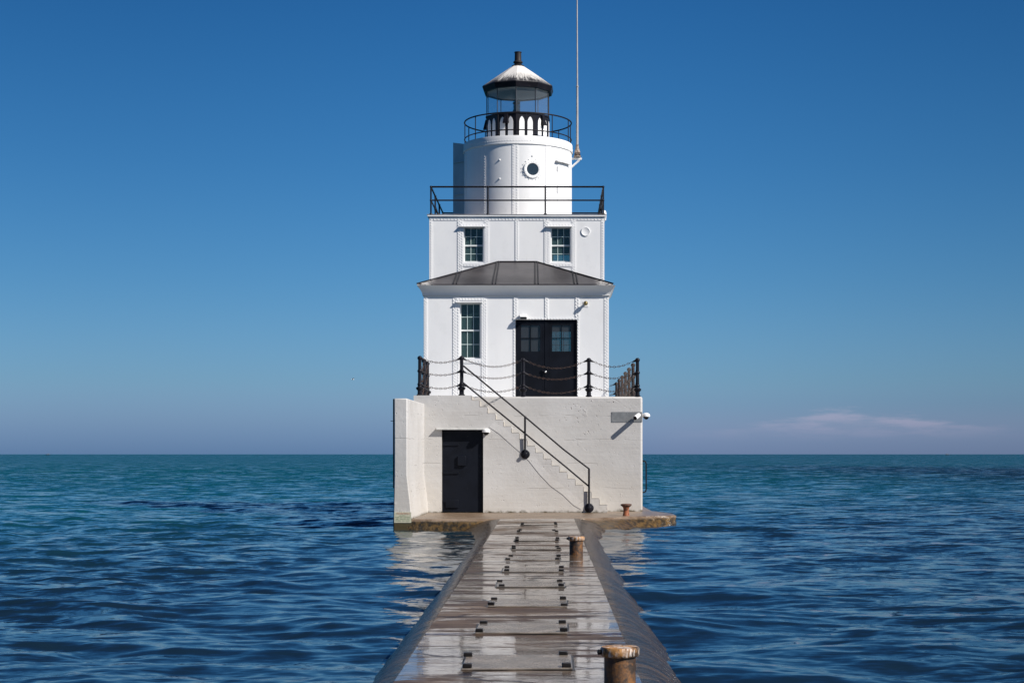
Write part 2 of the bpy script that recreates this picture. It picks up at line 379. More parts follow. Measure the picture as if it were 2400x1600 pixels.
def m_water():
    t = NT('lake_water')
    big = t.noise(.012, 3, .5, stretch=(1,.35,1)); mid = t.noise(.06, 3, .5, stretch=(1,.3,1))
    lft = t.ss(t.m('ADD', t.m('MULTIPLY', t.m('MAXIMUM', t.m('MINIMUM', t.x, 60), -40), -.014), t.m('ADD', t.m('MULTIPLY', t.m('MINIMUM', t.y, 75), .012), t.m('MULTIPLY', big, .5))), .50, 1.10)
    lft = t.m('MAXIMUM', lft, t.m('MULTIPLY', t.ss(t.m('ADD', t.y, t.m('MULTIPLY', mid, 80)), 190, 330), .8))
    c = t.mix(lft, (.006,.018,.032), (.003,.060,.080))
    t.setv('Base Color', c); t.setv('Roughness', .04); t.setv('IOR', 1.333)
    # fine ripples added straight to the normal so that they keep their effect far away
    def ripple(sc, amp, st):
        q = t.noise(sc, 3, .6, stretch=st, color=True)
        n = t.t.nodes.new('ShaderNodeVectorMath'); n.operation = 'SUBTRACT'; t.L(q, n.inputs[0]); n.inputs[1].default_value = (.5,.5,.5)
        n2 = t.t.nodes.new('ShaderNodeVectorMath'); n2.operation = 'MULTIPLY'; t.L(n.outputs[0], n2.inputs[0]); n2.inputs[1].default_value = (amp, amp, 0)
        return n2.outputs[0]
    shel = t.m('MULTIPLY_ADD', t.m('MAXIMUM', t.ss(t.m('ABSOLUTE', t.m('ADD', t.x, .7)), 2.6, 5.0), t.ss(t.y, 36, 44)), .55, .45)
    def scl(a, f):
        n = t.t.nodes.new('ShaderNodeVectorMath'); n.operation = 'SCALE'; t.L(a, n.inputs[0]); t.L(f, n.inputs['Scale']); return n.outputs[0]
    def addv(a, b):
        n = t.t.nodes.new('ShaderNodeVectorMath'); n.operation = 'ADD'; t.L(a, n.inputs[0]); t.L(b, n.inputs[1]); return n.outputs[0]
    far = t.ss(t.y, 8, 160)
    r1 = addv(addv(ripple(13, .34, (.6, 1.5, 1)), ripple(6.0, .55, (.55, 1.5, 1))), ripple(2.2, .85, (.5, 1.4, 1))); r1 = scl(r1, shel); r2 = ripple(.8, 1.3, (.5, 1.3, 1))
    n3 = t.t.nodes.new('ShaderNodeVectorMath'); n3.operation = 'SCALE'; t.L(r2, n3.inputs[0]); t.L(far, n3.inputs['Scale'])
    lean = t.t.nodes.new('ShaderNodeCombineXYZ'); t.L(t.m('MULTIPLY_ADD', far, -.20, -.015), lean.inputs[1])
    nv = addv(addv(addv(t.geo.outputs['Normal'], r1), n3.outputs[0]), lean.outputs[0])
    nn = t.t.nodes.new('ShaderNodeVectorMath'); nn.operation = 'NORMALIZE'; t.L(nv, nn.inputs[0])
    t.setv('Normal', nn.outputs[0]); return t.mat

WHITE = m_white(); RIM = m_rim(); BLACK = m_black(); DOORBLK = m_black('black_door_paint', (.0035,.0045,.0075), .5, .25)
CONC = m_concrete(); PLAT = m_platform(); ROOF = m_roof(); LROOF = m_lroof()
WALK = m_wet('wet_walkway_concrete', (.21,.145,.09), (.058,.036,.021))
SLOPE = m_wet('wet_sloping_concrete', (.050,.032,.018), (.010,.008,.007), True)
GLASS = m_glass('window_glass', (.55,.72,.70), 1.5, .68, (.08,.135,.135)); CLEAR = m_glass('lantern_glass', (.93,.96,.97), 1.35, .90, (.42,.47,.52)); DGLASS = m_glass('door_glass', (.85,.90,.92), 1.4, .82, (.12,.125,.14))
PORTG = m_glass('porthole_glass', (.20,.28,.34), 1.5, .6, (.06,.09,.12))
RUSTC = m_rust('rusty_chain_iron', (.10,.050,.035), (.045,.028,.024))
BOLL = m_rust('rusty_mooring_iron', (.20,.085,.022), (.060,.034,.020)); CAPM = m_rust('bird_stained_rusty_cap', (.46,.22,.060), (.20,.10,.04), .62)
RUSTO = m_rust('orange_rusted_iron', (.36,.12,.045), (.20,.07,.035))
GREY = simple('galvanised_steel_sheet', (.235,.24,.24), .45, .3, .12, 9)
BOLT = m_black('wet_black_bolt', (.010,.009,.009), .3, .15)
SASH = simple('white_sash_paint', (.66,.69,.68), .4, 0, .04)
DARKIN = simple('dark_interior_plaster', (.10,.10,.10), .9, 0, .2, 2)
LIN = simple('grey_lantern_ceiling', (.62,.62,.62), .7, 0, .06, 2)
WPLAS = simple('white_plastic', (.80,.80,.79), .35, 0, .03)
BRASS = simple('tarnished_brass', (.22,.17,.07), .35, .5, .2)
MAST = simple('grey_fibreglass_mast', (.40,.38,.35), .45, 0, .1)
PEACH = simple('worn_step_paint', (.44,.41,.365), .7, 0, .12, 9, .3)
SIGNP = simple('faded_cream_sign', (.47,.45,.33), .5, 0, .15, 25)
SIGNR = simple('faded_red_letters', (.44,.22,.15), .6, 0, .1); SIGNG = simple('faded_green_letters', (.20,.26,.15), .6, 0, .1)
HATCHM = simple('damp_steel_plate', (.17,.145,.12), .26, 0, .45, 4, .5)
FINM = simple('grey_green_baffle_sheet', (.36,.44,.48), .5, .1, .08, 3)

# ------------------------------------------------------------------ setting: water, walkway, platform
def water():
    # rings of vertices spaced geometrically about the pier, so the sheet reaches the horizon with real waves where they can be seen
    NR = 950; r = 3.0*np.exp(np.linspace(0, math.log(420/3.0), NR))
    r = np.concatenate([[.4], r, [520, 700, 1000, 1500, 2500, 4500, 8000, 15000, 30000, 60000]])
    fine = np.linspace(R(-27), R(24), 980); coarse = np.linspace(R(24), R(333), 70)[1:-1]
    th = np.concatenate([fine, coarse]); nt = len(th); nr = len(r)
    RR, TT = np.meshgrid(r, th, indexing='ij'); x = RR*np.sin(TT); y = RR*np.cos(TT)
    step = np.maximum(RR*.0052, .02)
    N = 120; lam = np.exp(rng.uniform(math.log(.16), math.log(7.5), N)); head = R(255)+rng.normal(0, R(40), N)
    ph = rng.uniform(0, 2*math.pi, N)
    # gusts: patches where the small waves are weaker or stronger
    gust = 0.80+.32*np.sin(x*.11+1.3+np.sin(y*.05)*1.4)*np.sin(y*.06+.4+np.sin(x*.07))
    right = 1/(1+np.exp(-(x-2)/3.0)); calm = 1-.38*right*np.exp(-((y-16)/22.)**2)
    z = np.zeros_like(x); dx = np.zeros_like(x); dy = np.zeros_like(x)
    wx = x+.5*np.sin(y*.31+1.)+.3*np.sin(x*.43); wy = y+.5*np.sin(x*.23+2.)+.25*np.sin(y*.37+x*.2)
    for l, h, p in zip(lam, head, ph):
        k = 2*math.pi/l; a = .0037*l**.66*(.62 if l > 2.2 else 1)*(.55 if l > 4.5 else 1)
        ph_ = k*(wx*math.cos(h)+wy*math.sin(h))+p
        g = np.clip((l/step-2)/2.5, 0, 1); g = g*(gust*calm if l < 2.2 else 1)*1.0
        z += a*g*np.sin(ph_); c = a*g*np.cos(ph_)*.8
        dx += c*math.cos(h); dy += c*math.sin(h)
    sh = 1-.45*np.exp(-((x+.3)/4.2)**2)*(y < 37)
    z *= sh
    fadeo = np.clip((900-RR)/500, 0, 1); z *= fadeo; x = x+dx*fadeo*sh; y = y+dy*fadeo*sh
    # long swell lapping at the sides of the walkway
    lap = np.where(x < -.3, np.cos(2*math.pi*(y-16.4+.5*(x+1.5))/4.6), np.cos(2*math.pi*(y-16.75-.4*(x-1))/3.95))
    z += .07*np.exp(-((x+.3)/2.3)**2)*lap*(RR < 60)*np.clip((36-y)/8, 0, 1)
    # water running up the platform side
    # keep the water under the walkway and the platform
    over = (x > -1.6) & (x < 1.1) & (y < 38); z = np.where(over, np.minimum(z, .175), z)
    v = np.stack([x, y, z], -1).reshape(-1, 3).astype(np.float32)
    i = np.arange(nr-1)[:, None]; j = np.arange(nt)[None, :]; j2 = (j+1) % nt
    q = np.stack([i*nt+j, i*nt+j2, (i+1)*nt+j2, (i+1)*nt+j], -1).reshape(-1, 4)
    q = q[:, ::-1]
    me = bpy.data.meshes.new('water'); nf = len(q)
    me.vertices.add(len(v)); me.vertices.foreach_set('co', v.ravel())
    me.loops.add(nf*4); me.loops.foreach_set('vertex_index', q.ravel().astype(np.int32))
    me.polygons.add(nf); me.polygons.foreach_set('loop_start', np.arange(0, nf*4, 4, dtype=np.int32)); 
    me.polygons.foreach_set('use_smooth', np.ones(nf, dtype=bool)); me.update(); me.validate()
    if me.polygons[nf//3].normal.z < 0: me.flip_normals()
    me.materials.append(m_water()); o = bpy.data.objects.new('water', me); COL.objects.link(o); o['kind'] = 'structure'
water()

def gridmesh(name, P, mat, closed=False):
    n, m_ = P.shape[:2]; mb = MB(); mb.v = [tuple(p) for p in P.reshape(-1, 3)]
    mb.f = [(i*m_+j, i*m_+j+1, (i+1)*m_+j+1, (i+1)*m_+j) for i in range(n-1) for j in range(m_-1)]
    o = mb.build(name, mat, org=(0,0,0), recalc=False)
    if o.data.polygons[len(o.data.polygons)//2].normal.z < 0: o.data.flip_normals()
    return o
PZ = E-1.49      # top of walkway and platform
def wleft(y): return -1.045-.0065*np.clip(y-10, 0, 30)-.0002*np.clip(y-26, 0, 99)**2*.6
def wright(y): return .575-.0038*np.clip(y-10, 0, 30)
def n2(x, y, s, seed):
    rr = np.random.RandomState(seed); z = 0*x
    for k in range(14):
        a = rr.uniform(0, 6.28); f = s*rr.uniform(.6, 2.4); z = z+np.sin(f*(x*math.cos(a)+y*math.sin(a))+rr.uniform(0, 6.28)+.6*np.sin(f*.4*y+k))
    return z/14*1.6
ys = np.arange(1.0, 37.75, .06); us = np.linspace(0, 1, 34)
Yg, Ug = np.meshgrid(ys, us, indexing='ij'); L_, R_ = wleft(Yg), wright(Yg)
Xg = L_+(R_-L_)*Ug
Zg = PZ+.004*n2(Xg*1.2, Yg*3.5, 2.0, 3)
jn = np.abs(((Yg+.35*np.sin(0*Xg)) % 3.05)-1.2+.02*np.sin(Xg*9)); Zg -= .012*np.exp(-(jn/.035)**2)
o = gridmesh('walkway', np.stack([Xg, Yg, Zg], -1), WALK); o['kind'] = 'structure'
def slope(side):
    vs = np.linspace(0, 1, 26); Yg, Vg = np.meshgrid(ys, vs, indexing='ij')
    run = (.48 if side < 0 else .60)+.9*np.clip((Yg-30)/8, 0, 1)**2*(.9 if side < 0 else .7)
    edge = wleft(Yg) if side < 0 else wright(Yg)
    Xg = edge+side*(-.004+run*Vg+.004*n2(Yg*2, Vg*3, 2, 5))
    drop = .42*(1-np.cos(Vg*math.pi*.62))/(1-math.cos(math.pi*.62))
    Zg = PZ-.0-drop+.009*n2(Xg*3, Yg*1.6, 3, 9)+.022*np.clip(n2(Xg*2.0, Yg*1.5, 3.5, 21), 0, 1)*np.clip(Vg*2-.6, 0, 1)*np.clip(Vg*5, 0, 1)-.003
    return gridmesh('walkway_side', np.stack([Xg, Yg, Zg], -1), SLOPE)
for s_ in (-1, 1): slope(s_)['kind'] = 'structure'

# platform round the lighthouse: outline extruded with an irregular lower lip
def platform():
    top = [(-3.60, 37.38), (-3.2, 37.35), (-2.2, 37.35), (-1.35, 37.38), (-.6, 37.62), (.3, 37.62), (.60, 37.6), (1.25, 38.15), (1.9, 38.85), (2.45, 39.25), (2.86, 39.5), (2.99, 39.8), (3.0, 40.6), (2.9, 41.4), (2.6, 42.6), (2.5, 57.4), (-3.62, 57.4), (-3.62, 42)]
    low = [(-3.60, 37.38), (-3.2, 37.33), (-2.2, 37.33), (-1.35, 37.1), (-.6, 37.3), (.3, 37.1), (.72, 36.3), (1.22, 36.7), (1.85, 38.2), (2.4, 38.9), (2.84, 39.3), (2.99, 39.7), (3.02, 40.6), (2.92, 41.4), (2.62, 42.6), (2.5, 57.4), (-3.62, 57.4), (-3.62, 42)]
    def dens(pl, n=8):
        o = []
        for i in range(len(pl)):
            a, b = pl[i], pl[(i+1) % len(pl)]
            for k in range(n): o.append((a[0]+(b[0]-a[0])*k/n, a[1]+(b[1]-a[1])*k/n))
        return o
    T, B = dens(top), dens(low); n = len(T); mb = MB(); rings = []
    for lvl, (z, t, ins) in enumerate([(PZ, 0, .05), (PZ-.006, 0, .02), (PZ-.03, 0, 0), (PZ-.07, .12, -.01), (PZ-.12, .38, 0), (PZ-.18, .7, 0), (PZ-.25, 1, 0), (PZ-.36, .9, 0), (-.9, .6, 0)]):
        for i in range(n):
            x = T[i][0]*(1-t)+B[i][0]*t; y = T[i][1]*(1-t)+B[i][1]*t
            cx, cy = -.4, 46; d = math.hypot(x-cx, y-cy); x -= (x-cx)/d*ins; y -= (y-cy)/d*ins
            j = .022 if 2 <= lvl <= 6 and x > .4 else .007
            if lvl: x += random.uniform(-j, j); y += random.uniform(-j, j)
            mb.v.append((x, y, z+(random.uniform(-.006, .006) if lvl > 1 else 0)))
    for l in range(8):
        for i in range(n): mb.f.append((l*n+i, l*n+(i+1) % n, (l+1)*n+(i+1) % n, (l+1)*n+i))
    mb.f.append(tuple(range(n)))
    return mb.build('platform', PLAT, org=(0,0,0))
platform()['kind'] = 'structure'

# ------------------------------------------------------------------ the lighthouse
DW, DS, DB, DL, DU = 42.2, 41.3, 37.35, 44.9, 47.4
BT = E+1.50                                  # top of the concrete base
CX, CY = -1.105, 50.0                        # axis of the round tower
LH = thing('lighthouse', 'white riveted steel lighthouse with black lantern on a pale concrete base', 'lighthouse', (-1.1, 48, PZ))

# concrete base
bx0, bx1, back = -3.60, 2.31, 56.9
b = MB().box(bx0, bx1, DW, back, PZ-.6, BT)
b.build('base_wall', CONC, LH, bevel=.05)
# landing, stair and the wall under it; an opening for the lower door is left as a shallow recess
dx0, dx1, dz1 = X(1035.5, DS), X(1132.5, DS), Z(1006, DS)
lx1 = X(1104.9, DS); rise, run = .1663, .2036; ns = 18; rise0 = .128
def RS(k): return rise0 if k == 0 else rise
prof = [(bx0+.03, PZ-.6), (bx0+.03, BT-.003), (lx1, BT-.003)]
x, z = lx1, BT-.003
for k in range(ns-1):
    z -= RS(k); prof.append((x, z)); x += run; prof.append((x, z))
prof.append((x, PZ-.6))
ml = MB().prism([(a, c) for a, c in prof if a <= 99], 'y', DS+.16, DW+.02)
# front slab with the door opening: left of door, right of door, above door
ml.build('staircase', CONC, LH)
fr = MB()
fr.prism([(bx0+.03, PZ-.6), (bx0+.03, BT-.003), (dx0, BT-.003), (dx0, PZ-.6)], 'y', DS, DS+.158)
pf = [(dx0, dz1), (dx0, BT-.003), (lx1, BT-.003)]
x, z = lx1, BT-.003; kk = 0
while True:
    z -= RS(kk); kk += 1; pf.append((x, z))
    if x+run >= dx1: pf.append((dx1, z)); break
    x += run; pf.append((x, z))
pf.append((dx1, dz1)); fr.prism(pf, 'y', DS, DS+.158)
pr = [(dx1, PZ-.6), (dx1, z)]
x += run; pr.append((x, z)); 
while z-rise > PZ+.05:
    z -= rise; pr.append((x, z)); x += run; pr.append((x, z))
pr.append((x, PZ-.6)); fr.prism(pr, 'y', DS, DS+.158)
stair_end = x
fs = fr.build('stair_wall', CONC, LH)
# worn paint on treads and risers (thin real skins on each step)
st = MB(); x, z = lx1, BT-.003
for k in range(ns-1):
    z2 = z-RS(k)
    st.box(x+.002, x+.010, DS-.004, DW-.02, z2+.01+random.uniform(0, .02), z-random.uniform(.0, .05))
    st.box(x+.012, x+run-.004, DS-.004, DW-.02, z2+.001, z2+.010+random.uniform(0, .012))
    z = z2; x += run
st.build('step_edging', PEACH, LH)
# raised line of the stair soffit on the wall
so_ = MB()
pts = [(1146, 1000), (1170, 1016), (1200, 1043), (1222, 1062), (1240, 1080), (1262, 1108), (1290, 1138), (1318, 1158), (1345, 1184), (1362, 1193)]
pl = [(X(a, DS), Z(c, DS)) for a, c in pts]
poly = pl+[(stair_end-.25, PZ+.13), (stair_end-.02, PZ+.18)]
up = []
x, z = lx1, BT-.003
for k in range(ns-1):
    z -= RS(k); x += run
    up.append((x-.10, z-.10))
up = [p for p in up if p[0] > pl[0][0] and p[0] < stair_end-.05]
n_ = len(pl)
so_.v = [(a, DS-.009, c) for a, c in pl]+[(a+.16, DS+.002, c+.17) for a, c in pl]+[(a, DS+.004, c) for a, c in pl]
for i in range(n_-1): so_.f += [(i, i+1, n_+i+1, n_+i), (i, 2*n_+i, 2*n_+i+1, i+1)]
so_.build('stair_stringer', CONC, LH)

# wing wall to the left
wl0, wl1 = -3.68, -3.375; zt = E+1.285
wm = MB(); zs = [PZ-.9, PZ-.1, PZ+.35, .77, 1.25, 1.9, zt]
for k, y in enumerate((DB, (DB+DS)/2, DS+.02)):
    for z in zs:
        fl = max(0, min(1, (1.25-z)/1.0)); wm.v.append((wl0-.02*fl, y, z)); wm.v.append((wl1+.115*fl+(.075*k/2), y, z))
n = len(zs)*2
def wid(k, j, s_): return k*n+j*2+s_
for k in range(2):
    for j in range(len(zs)-1):
        for s_ in (0, 1): wm.f.append((wid(k,j,s_), wid(k+1,j,s_), wid(k+1,j+1,s_), wid(k,j+1,s_)))
    for j in (0, len(zs)-1): wm.f.append((wid(k,j,0), wid(k,j,1), wid(k+1,j,1), wid(k+1,j,0)))
for k in (0, 2):
    for j in range(len(zs)-1): wm.f.append((wid(k,j,0), wid(k,j,1), wid(k,j+1,1), wid(k,j+1,0)))
wm.build('wing_wall', CONC, LH, bevel=.025)
fe = MB().box(wl0-.028, wl0-.004, DB+.03, DB+.6, .95, zt-.01)
fe.tube([(wl0-.02, DB+.2, Z(986, DB)), (wl0-.10, DB+.2, Z(986, DB)+.005)], .008, 6)
fe.build('edge_plate', BLACK, LH)

# lower steel door
def eyebrow(mb, x0, x1, z, y, dep=.16, h=.06, t=.016):
    mb.prism([(y, z+h), (y-dep, z), (y-dep, z-t), (y-dep+.01, z-t), (y, z+h-t*1.5)], 'x', x0, x1)
d = MB().box(dx0+.01, dx1-.01, DS+.08, DS+.13, PZ+.02, dz1-.005)
for k in range(26):
    zz = PZ+.08+k*(dz1-PZ-.15)/25
    for xx in (dx0+.06, dx1-.06): d.rivet((xx, DS+.079, zz), r=.014, h=.010)
door = d.build('door', DOORBLK, LH); door['label'] = 'black riveted steel door at platform level'
for zz in (dz1-.38, dz1-1.10, PZ+.30): MB().box(dx0+.02, dx0+.42, DS+.055, DS+.078, zz-.035, zz+.035).build('hinge', DOORBLK, door, bevel=.004)
MB().box(X(1072.5,DS), X(1092,DS), DS+.02, DS+.078, Z(1091,DS), Z(1068,DS)).build('lock_box', DOORBLK, door, bevel=.006)
MB().box(X(1044,DS), X(1074,DS), DS+.05, DS+.078, Z(1190,DS), Z(1172,DS)).build('vent', DOORBLK, door, bevel=.004)
eb = MB(); eyebrow(eb, X(1023,DS), X(1144,DS), dz1+.006, DS, .12, .035); eb.build('door_hood', simple('pale_grey_hood', (.40,.40,.39), .5), LH)

# steel storeys
def grid_wall(mb, x0, x1, z0, z1, y0, y1, ops):
    xs = sorted({x0, x1, *[v for o in ops for v in o[:2]]}); zs = sorted({z0, z1, *[v for o in ops for v in o[2:]]})
    nx, nz = len(xs), len(zs); off = len(mb.v)
    for y in (y0, y1):
        for xx in xs:
            for zz in zs: mb.v.append((xx, y, zz))
    V = lambda k, i, j: off+k*nx*nz+i*nz+j
    def solid(i, j):
        if not (0 <= i < nx-1 and 0 <= j < nz-1): return False
        cx, cz = (xs[i]+xs[i+1])/2, (zs[j]+zs[j+1])/2
        return not any(o[0] < cx < o[1] and o[2] < cz < o[3] for o in ops)
    for i in range(nx-1):
        for j in range(nz-1):
            if not solid(i, j): continue
            mb.f.append((V(0,i,j), V(0,i+1,j), V(0,i+1,j+1), V(0,i,j+1))); mb.f.append((V(1,i,j), V(1,i,j+1), V(1,i+1,j+1), V(1,i+1,j)))
            if not solid(i-1, j): mb.f.append((V(0,i,j), V(0,i,j+1), V(1,i,j+1), V(1,i,j)))
            if not solid(i+1, j): mb.f.append((V(0,i+1,j), V(0,i+1,j+1), V(1,i+1,j+1), V(1,i+1,j)))
            if not solid(i, j-1): mb.f.append((V(0,i,j), V(0,i+1,j), V(1,i+1,j), V(1,i,j)))
            if not solid(i, j+1): mb.f.append((V(0,i,j+1), V(0,i+1,j+1), V(1,i+1,j+1), V(1,i,j+1)))
def strip(mb, rv, x0, x1, z0, z1, y, cols, sp=.085, t=.010):
    mb.box(x0, x1, y-t, y+.004, z0, z1)
    for ci, c in enumerate(cols):
        xx = x0+(x1-x0)*c; zz = z0+.03+(sp/2 if ci % 2 else 0)
        while zz < z1-.01: rv.rivet((xx, y-t, zz)); zz += sp
def hstrip(mb, rv, x0, x1, z0, z1, y, sp=.085, t=.0115):
    mb.box(x0, x1, y-t, y+.004, z0, z1); xx = x0+.04
    while xx < x1-.02: rv.rivet((xx, y-t, (z0+z1)/2)); xx += sp

def window(x0, x1, z0, z1, y, split, cols=3, name='window', up_rows=2, lo_rows=2, dep=.10):
    m = MB(); f = .030; yy = y+dep
    m.box(x0, x0+f, yy, yy+.06, z0, z1); m.box(x1-f, x1, yy, yy+.06, z0, z1)
    m.box(x0+f, x1-f, yy, yy+.06, z1-f, z1); m.box(x0+f, x1-f, yy, yy+.06, z0, z0+f*1.2)
    m.box(x0+f, x1-f, yy+.012, yy+.055, split-.022, split+.022)
    wf = m.build(name, SASH, LH)
    b = MB(); n = cols
    for za, zb, rows, ya in ((split+.022, z1-f, up_rows, yy+.028), (z0+f*1.2, split-.022, lo_rows, yy+.036)):
        for k in range(1, n):
            xx = x0+f+(x1-x0-2*f)*k/n; b.box(xx-.0085, xx+.0085, ya, ya+.018, za, zb)
        for k in range(1, rows):
            zz = za+(zb-za)*k/rows; b.box(x0+f, x1-f, ya+.002, ya+.0165, zz-.0085, zz+.0085)
    b.build('muntins', simple('muntin_paint', (.50,.60,.58), .4, 0, .03) if not bpy.data.materials.get('muntin_paint') else bpy.data.materials['muntin_paint'], wf)
    MB().box(x0+f-.005, x1-f+.005, yy+.048, yy+.052, z0+f, z1-f).build('pane', GLASS, wf)
    return wf

# lower storey
LX0, LX1 = X(993, DL), X(1427, DL); LZ1 = E+4.62; rear = 52.55
w1 = (X(1078,DL), X(1126,DL), Z(840,DL), Z(710,DL))
dd = (X(1208,DL), X(1353,DL), BT+.0, Z(749,DL))
rw = (X(1300,rear), X(1327,rear), Z(860,rear), Z(776,rear))
wl = MB(); rv = MB()
grid_wall(wl, LX0, LX1, BT, LZ1, DL, DL+.15, [w1, dd])
grid_wall(wl, LX0, LX1, BT, LZ1, rear-.15, rear, [(X(1283,rear), X(1341,rear), Z(905,rear), Z(776,rear))])
wl.box(LX0, LX0+.12, DL+.152, rear-.152, BT, LZ1); wl.box(LX1-.12, LX1, DL+.152, rear-.152, BT, LZ1)
zc = Z(693,DL)-.01
for a, b_, cols in ((993.3,1002,(.3,.7)), (1061,1077,(.15,.42,.8)), (1128,1141,(.2,.5,.8)), (1203,1208,(.5,)), (1353,1357,(.5,)), (1416,1426.7,(.3,.7))):
    z0 = BT+.01; strip(wl, rv, X(a,DL), X(b_,DL), z0, zc, DL, cols)
for a, b_ in ((1203,1213), (1276.6,1285), (1348,1358)):
    strip(wl, rv, X(a,DL)+(.001), X(b_,DL), Z(744,DL), zc-.001, DL, (.25,.75), t=.013)
hstrip(wl, rv, X(1202,DL), X(1358,DL), Z(749,DL)+.002, Z(744.5,DL), DL, t=.016)
hstrip(wl, rv, X(1068,DL), X(1136,DL), Z(704,DL), Z(697,DL), DL, t=.016)
hstrip(wl, rv, X(1069,DL), X(1133,DL), Z(851,DL), Z(841,DL)-.002, DL, t=.016)
hstrip(wl, rv, X(1003,DL), X(1202,DL), BT+.004, BT+.10, DL, .11, t=.016); hstrip(wl, rv, X(1358,DL), X(1415,DL), BT+.004, BT+.10, DL, .11, t=.016)
wl.add(rv.v, rv.f); rv.v, rv.f = [], []; wl.build('lower_wall', WHITE, LH)
window(*w1, DL, Z(773.5,DL))
eb = MB(); eyebrow(eb, X(1069,DL), X(1132,DL), Z(708,DL), DL-.018, .085, .022); eb.build('window_hood', WHITE, LH)
# rear window seen through the door glass
rwf = window(X(1283,rear), X(1341,rear), Z(905,rear), Z(776,rear), rear-.25, Z(842,rear), 3, dep=.10)
# interior: dark floor, ceiling and wall linings
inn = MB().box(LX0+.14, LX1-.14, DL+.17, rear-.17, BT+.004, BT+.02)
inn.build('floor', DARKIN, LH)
# double door
du = MB(); yd = DL+.05; xm = (dd[0]+dd[1])/2
def leaf(x0, x1, wx0, wx1, wz0, wz1, lab):
    m = MB(); grid_wall(m, x0, x1, BT+.02, dd[3]-.005, yd, yd+.05, [(wx0, wx1, wz0, wz1)])
    r = m
    zz = BT+.06
    while zz < dd[3]-.03:
        for xx in (x0+.045, x0+.09, x1-.09, x1-.045):
            r.rivet((xx, yd-.001, zz+(.03 if xx in (x0+.09, x1-.045) else 0)), r=.013, h=.010)
        zz += .085
    for zz in (dd[3]-.05, dd[3]-.10, Z(858,DL), BT+.08):
        xx = x0+.13
        while xx < x1-.12: r.rivet((xx, yd-.001, zz), r=.013, h=.010); xx += .085
    o = m.build('door', DOORBLK, LH); o['label'] = lab
    f = MB(); xc = (wx0+wx1)/2; zc_ = (wz0+wz1)/2
    f.box(xc-.011, xc+.011, yd+.012, yd+.035, wz0, wz1); f.box(wx0, wx1, yd+.014, yd+.033, zc_-.011, zc_+.011)
    f.build('muntins', DOORBLK, o)
    MB().box(wx0-.01, wx1+.01, yd+.036, yd+.040, wz0-.01, wz1+.01).build('pane', DGLASS, o)
    return o
lf = leaf(dd[0]+.02, xm-.006, X(1221,DL), X(1266,DL), Z(823,DL), Z(761.5,DL), 'black riveted left leaf of the double door')
rt = leaf(xm+.006, dd[1]-.02, X(1294,DL), X(1338,DL), Z(823,DL), Z(761.5,DL), 'black riveted right leaf of the double door')
MB().box(xm-.04, xm+.04, yd-.012, yd-.001, BT+.03, dd[3]-.01).build('door_stop', DOORBLK, lf)
h = MB(); h.sphere((xm-.02, yd-.075, Z(871,DL)), .034); h.lathe([(.03,0),(.012,.01),(.012,.06)], (xm-.02, yd-.012, Z(871,DL)), 10, (0,-1,0)); h.build('handle', simple('worn_steel', (.55,.55,.55), .25, .9), lf)
MB().box(xm-.12, xm-.03, yd-.05, yd-.012, Z(870,DL), Z(866,DL)).build('hasp', BLACK, lf)
for s_, lo in ((-1, lf), (1, rt)):
    xx = dd[0]+.01 if s_ < 0 else dd[1]-.01
    for zz in (Z(768,DL), Z(840,DL), Z(905,DL)): MB().lathe([(.018,0),(.018,.14)], (xx, yd-.03, zz-.07), 8).box(xx-.03, xx+.03, yd-.02, yd-.002, zz-.05, zz+.05).build('hinge', BLACK, lo)

# cove cornice and hip roof of the lower storey
ez = E+4.655; ex0, ex1 = X(977.5, DL-.22), X(1437, DL-.22)
cor = MB(); y0 = DL-.022; zb = Z(693, DL)
profc = [(0, zb), (.03, zb), (.035, zb+.05), (.075, zb+.13), (.13, zb+.20), (.185, zb+.255), (.20, ez-.004), (0, ez-.004)]
# front run with mitred ends, plus short side returns
def ring(dx, z): return [(LX0-.004-dx*.85, y0-dx, z), (LX1+.004+dx*.85, y0-dx, z), (LX1+.004+dx*.85, DU+.6, z), (LX0-.004-dx*.85, DU+.6, z)]
vs_ = [ring(a, z) for a, z in profc]
for rr in vs_: cor.v += rr
for i in range(len(vs_)-1):
    for k in (0, 1, 3): cor.f.append((i*4+k, i*4+(k+1) % 4, (i+1)*4+(k+1) % 4, (i+1)*4+k))
cor.f.append((24, 25, 26, 27))[0] if False else None
crv = MB(); xx = LX0+.05
while xx < LX1: crv.rivet((xx, y0-.032, zb+.022), r=.014, h=.008); xx += .14
cor.add(crv.v, crv.f); cor.build('cornice', WHITE, LH)
ra, rb = X(1167, DU), X(1257, DU); zr = Z(614, DU); yu = DU-.002
yf = DL-.235
rf = MB(); th = .035
def slab(pts, t=.035):
    n = len(pts); m = MB(); m.v = [tuple(p) for p in pts]+[(p[0], p[1], p[2]-t) for p in pts]
    m.f = [tuple(range(n)), tuple(range(2*n-1, n-1, -1))]+[(i, (i+1) % n, n+(i+1) % n, n+i) for i in range(n)]
    return m
P0, P1, P2, P3 = (ex0, yf, ez+.03), (ex1, yf, ez+.03), (rb, yu, zr), (ra, yu, zr)
q = slab([P0, P1, P2, P3]); rf.add(q.v, q.f)
sl_ = [(ex0, yf, ez+.03), (ra, yu, zr), (ex0, yu, ez+.03)]; q = slab(sl_); rf.add(q.v, q.f)
sr_ = [(ex1, yf, ez+.03), (ex1, yu, ez+.03), (rb, yu, zr)]; q = slab(sr_); rf.add(q.v, q.f)
for xa, s_ in ((ex0, 1), (ex1, -1)): rf.box(min(xa, LX0 if s_ > 0 else LX1)+.0, max(xa, LX0 if s_ > 0 else LX1), DU+.001, rear+.2, ez-.005, ez+.03)
roof = rf.build('roof', ROOF, LH)
sm = MB()
def rp(u, v): # point on the front slope: u picture x at eaves, v 0..1 up
    return None
